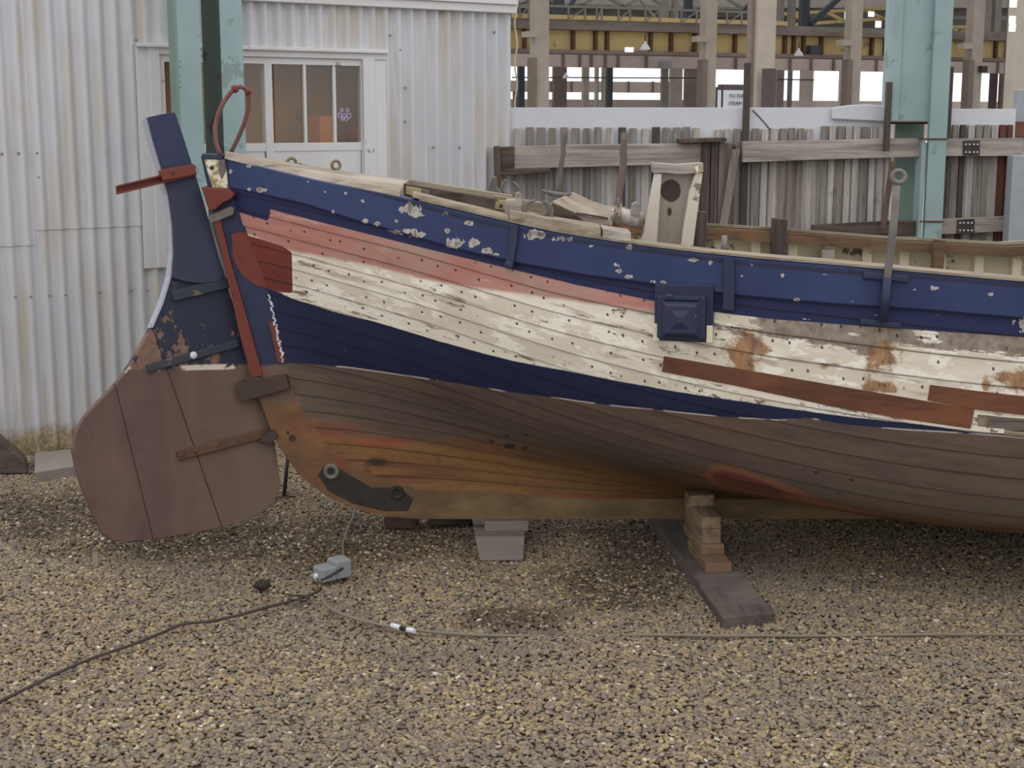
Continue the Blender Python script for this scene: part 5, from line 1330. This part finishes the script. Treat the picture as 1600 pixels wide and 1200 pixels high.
for (mt, x0, x1, D, lab) in (('gsteel',1038,1046,43,'left one of the two grey uprights above the yellow girder'), ('gsteel',1054,1061,43,'right one of the two grey uprights above the yellow girder'), ('dsteel',1073,1083,44,'dark blue roof post above the yellow girder, left of the banner'), ('dsteel',1254,1266,44,'dark blue roof post above the yellow girder, right of the broad near column'), ('dsteel',868,882,44,'dark blue roof post above the yellow girder near the shed'), ('gsteel',1236,1244,43,'pale upright on the girder right of the broad near column'), ('gsteel',1220,1226,43,'slim upright on the girder next to the broad near column'), ('gsteel',1541,1550,43,'grey upright above the girder near the right picture edge'), ('gsteel',1556,1566,43,'grey twin upright above the girder beside the right edge column')):
    y1 = 44+(x0-870)*.035; hthing('roof_post', M[mt], lab, 'post', [(x0, x1, -60, y1)], D, .2)
def dbar(x0, y0, x1, y1, D, w_, mat, label, name='roof_brace', cat='brace'):
    mb = MB(); mb.bar(hp_(x0, y0, D), hp_(x1, y1, D), w_, w_); tag(mb.build(name, M[mat]), label, cat)
dbar(1266, 38, 1316, -8, 44, .16, 'dsteel', 'dark diagonal brace rising right from the roof post right of the broad column')
dbar(1084, 26, 1112, -6, 44, .12, 'dsteel', 'dark diagonal brace rising right from the roof post left of the banner')
dbar(868, 24, 852, -6, 44, .12, 'dsteel', 'dark diagonal brace rising left from the roof post near the shed')
dbar(882, 24, 900, -6, 44, .12, 'dsteel', 'dark diagonal brace rising right from the roof post near the shed')
dbar(1155, 24, 1174, 4, 50, .14, 'dsteel', 'short dark slanting strut high up left of the broad near column')
dbar(1000, 0, 1040, 46, 42.5, .06, 'gsteel', 'thin grey diagonal tie crossing the railing')
tr = thing('roof_truss', hp_(1000, 15, 56), 'grey lattice roof truss behind the walkway railing left of the broad near column', 'truss')
for (x0, y0, x1, y1) in ((800,6,1180,14),(800,-8,1180,-2),(810,8,846,-8),(866,8,846,-8),(905,9,940,-8),(975,10,940,-8),(975,10,1010,-8),(1040,11,1010,-8),(1100,12,1130,-6),(1160,13,1130,-6)):
    mb = MB(); mb.bar(hp_(x0, y0, 56), hp_(x1, y1, 56), .10, .10); mb.build('truss_bar', M['gsteel'], tr)
# lattice of yellowish trusses seen above the girder on the right
tr = thing('roof_truss', hp_(1310, 30, 55), 'yellow-brown lattice truss high in the hall left of the teal column', 'truss')
for i, (x0, y0, x1, y1) in enumerate(((1215,40,1400,28),(1215,22,1400,12),(1240,22,1262,38),(1262,38,1290,18),(1290,18,1320,34),(1320,34,1350,14),(1350,14,1380,30))):
    mb = MB(); mb.bar(hp_(x0, y0, 55), hp_(x1, y1, 55), .12, .12); mb.build('truss_bar', M['yellow'], tr)
tr = thing('roof_truss', hp_(1505, 50, 50), 'small orange-yellow lattice truss just right of the teal column', 'truss')
for (x0, y0, x1, y1) in ((1484,42,1520,42),(1484,60,1520,60),(1491,42,1497,60),(1497,60,1511,42),(1511,42,1519,60)):
    mb = MB(); mb.bar(hp_(x0, y0, 48), hp_(x1, y1, 48), .14, .10); mb.build('truss_bar', M['yellow'], tr)
for (x0, x1, y, lab) in ((800,1100,121,'thin dark pipe crossing the bright openings left of the banner'), (1216,1272,124,'thin dark pipe in the bright openings right of the broad near column')):
    mb = MB(); mb.bar(hp_(x0, y, 60.9), hp_(x1, y+1, 60.9), .05, .05); tag(mb.build('pipe', M['dsteel']), lab, 'pipe')
# far walls and roof
M['roof'] = m_plain('dark_roof_sheeting', srgb(118,114,108), .9, .2, sc=.4)
mb = MB(); a = hp_(600, 60, 95); b = hp_(1900, 60, 95)
mb.hexa([Vector((p.x, p.y, z)) for z in (hp_(1200, 100, 95).z, 9.5) for p in (a, b, b-hn*.3, a-hn*.3)]); tag(mb.build('wall_back', M['roof']), None, None, None, 'structure')
mb = MB(); mb.hexa([Vector((p.x, p.y, z)) for z in (0, hp_(1200, 157, 95).z) for p in (a, b, b-hn*.3, a-hn*.3)]); tag(mb.build('wall_low', M['conc_pink']), None, None, None, 'structure')
mb = MB(); mb.hexa([Vector((x, y, z)) for z in (8.6, 8.8) for x, y in ((-25,94),(75,94),(75,140),(-25,140))])
for i in range(8):
    y = 36+i*7.5; mb.hexa([Vector((x, yy_, z)) for z in (8.6, 8.8) for x, yy_ in ((-25,y-.15),(75,y-.15),(75,y+3.6),(-25,y+3.6))])  # strips spaced with added gaps to let more daylight into the hall
tag(mb.build('ceiling', M['roof']), None, None, None, 'structure')
for i in range(9):
    y = 36+i*7.5; mb = MB(); mb.box((20, y, 8.27), (90, .3, .64)); tag(mb.build('trim_%d' % (i+2), M['gsteel']), None, None, None, 'structure')  # beams made deep enough to hide the added roof gaps from the camera
# lit roof lights seen as small bright spots
M['skyl'] = m_emit('bright_roof_light', (1,1,1,1), 1.6)
for (x0, x1, y0, y1, lab) in ((1321,1327,18,30,'small bright roof light left of the concrete column by the teal column'), (1358,1366,18,26,'upper small bright roof light just left of the teal column'), (1369,1377,33,43,'lower small bright roof light just left of the teal column'), (1516,1528,21,38,'tall bright roof light right of the teal column, upper pane'), (1517,1528,40,51,'bright roof light right of the teal column, lower pane'), (1581,1589,-4,11,'top bright roof light near the right picture edge'), (1580,1587,25,36,'middle bright roof light near the right picture edge'), (1580,1587,37,49,'bottom bright roof light near the right picture edge')):
    hthing('roof_light', M['skyl'], lab, 'roof light', [(x0, x1, y0, y1)], 46 if x0 < 1570 else 21.5, .05)
# lamps, boxes, banner
def bell(x, y, D, r, lab):
    c = hp_(x, y, D); t = thing('pendant_lamp', c, lab, 'lamp'); mb = MB()
    mb.lathe([(r*1.0, -r*.6), (r*.92, -r*.2), (r*.55, r*.35), (r*.25, r*.6), (r*.22, r*1.0), (0, r*1.05)], c, 18); mb.build('shade', M['lampshade'], t)
    mb = MB(); mb.tube([c+Vector((0,0,r)), c+Vector((0,0,r*2.4))], r*.12, 6); mb.build('stem', M['dark_iron'], t)
dp_ = M
M['lampshade'] = m_plain('grey_white_enamel', srgb(188,188,190), .4, .05)
bell(1008, 73, 36, .13, 'bell-shaped grey pendant lamp hanging before the yellow girder left of the banner')
bell(1248, 83, 36, .12, 'bell-shaped pale pendant lamp before the yellow girder right of the broad near column')
bell(884, 119, 50, .12, 'small bell lamp hanging on the stout brown column')
hthing('lit_sign', M['skyl'], 'small white lit sign under the yellow girder', 'sign', [(979,990,74,81)], 38, .1)
mb = MB(); hbox(mb, 1037, 1049, 95, 107, 59.6, .3); mb.build('equipment_box', M['greypost'], g2)
mb = MB(); hbox(mb, 1267, 1283, 71, 86, 40.7, .2); mb.build('dark_panel', M['dsteel'], g)
mb = MB(); hbox(mb, 1534, 1543, 103, 113, 39.3, .15); mb.build('black_box', M['dark_iron'], last_col)
bn = thing('banner', hp_(1143, 155, 27), 'white banner reading to the steam centre hung behind the white panel', 'banner')
mb = MB(); hbox(mb, 1121, 1188, 141, 175, 27, .02); mb.build('cloth', M['white_sheet'], bn)
for xx in (1119.5, 1188): mb = MB(); hbox(mb, xx, xx+2, 136, 0, 27, .03, 0); mb.build('pole', M['dark_iron'], bn)
def text(s, x, y, hpx, D, parent):
    cu = bpy.data.curves.new('txt', 'FONT'); cu.body = s; cu.size = hpx*D*1.04/F*1.38; cu.align_x = 'CENTER'; cu.extrude = .004
    o = bpy.data.objects.new('tmp', cu); COL.objects.link(o); bpy.context.view_layer.update()
    me = bpy.data.meshes.new_from_object(o.evaluated_get(bpy.context.evaluated_depsgraph_get())); bpy.data.objects.remove(o)
    q = bpy.data.objects.new('lettering', me); COL.objects.link(q); me.materials.append(M['dark_iron'])
    q.parent = parent; q.location = hp_(x, y, D)-parent.location; q.rotation_euler = (math.pi/2, 0, HA)
text('TO THE', 1151, 152.5, 5.6, 26.96, bn); text('STEAM CENTRE', 1162, 164, 5.6, 26.96, bn)
hthing('dark_canopy', M['purple_steel'], 'dark low canopy showing above the white banner', 'canopy', [(1128,1164,132,141)], 34, .2)
hthing('thin_pole', M['dark_iron'], 'thin black pole in front of the white banner', 'pole', [(1128.5,1130.5,132,0,0)], 26.5, .03)
mb = MB(); mb.tube([at_y(806+2*math.sin(i*.9), -10+i*9, 8.95) for i in range(21)]+[Vector((at_y(808, 170, 8.95).x, 8.95, 0))], .006, 6); M['rope'] = m_plain('pale_rope', srgb(206,186,150), .9, .1)
tag(mb.build('rope', M['rope']), 'pale rope hanging down beside the shed corner', 'rope')
mb = MB(); mb.tube([at_y(x, y, 8.603) for x, y in ((1176,172),(1186,182),(1196,193),(1204,204))], .003, 6); tag(mb.build('wire', M['dark_iron']), 'thin dark wire slanting across the white panel right of the dark post', 'wire')
# ------------------------------------------------------------------ daylight
Wd = bpy.data.worlds.new('daylight'); S.world = Wd; Wd.use_nodes = True; nt = Wd.node_tree; bgn = nt.nodes['Background']
tcn = nt.nodes.new('ShaderNodeTexCoord'); sep = nt.nodes.new('ShaderNodeSeparateXYZ'); nt.links.new(tcn.outputs['Generated'], sep.inputs[0])
def mrange(sock, a, b, c, d):
    q = nt.nodes.new('ShaderNodeMapRange'); q.clamp = True; nt.links.new(sock, q.inputs[0])
    for i, v in enumerate((a, b, c, d)): q.inputs[i+1].default_value = v
    return q.outputs[0]
up_ = mrange(sep.outputs[2], 0, .9, 1.02, 1.56)       # brighter overhead than at the sides
far_ = mrange(sep.outputs[1], .75, .9, 0, .4)         # open bright end of the hall
ad = nt.nodes.new('ShaderNodeMath'); ad.operation = 'ADD'; nt.links.new(up_, ad.inputs[0]); nt.links.new(far_, ad.inputs[1])
nt.links.new(ad.outputs[0], bgn.inputs[1]); bgn.inputs[0].default_value = (.98,.985,1,1)
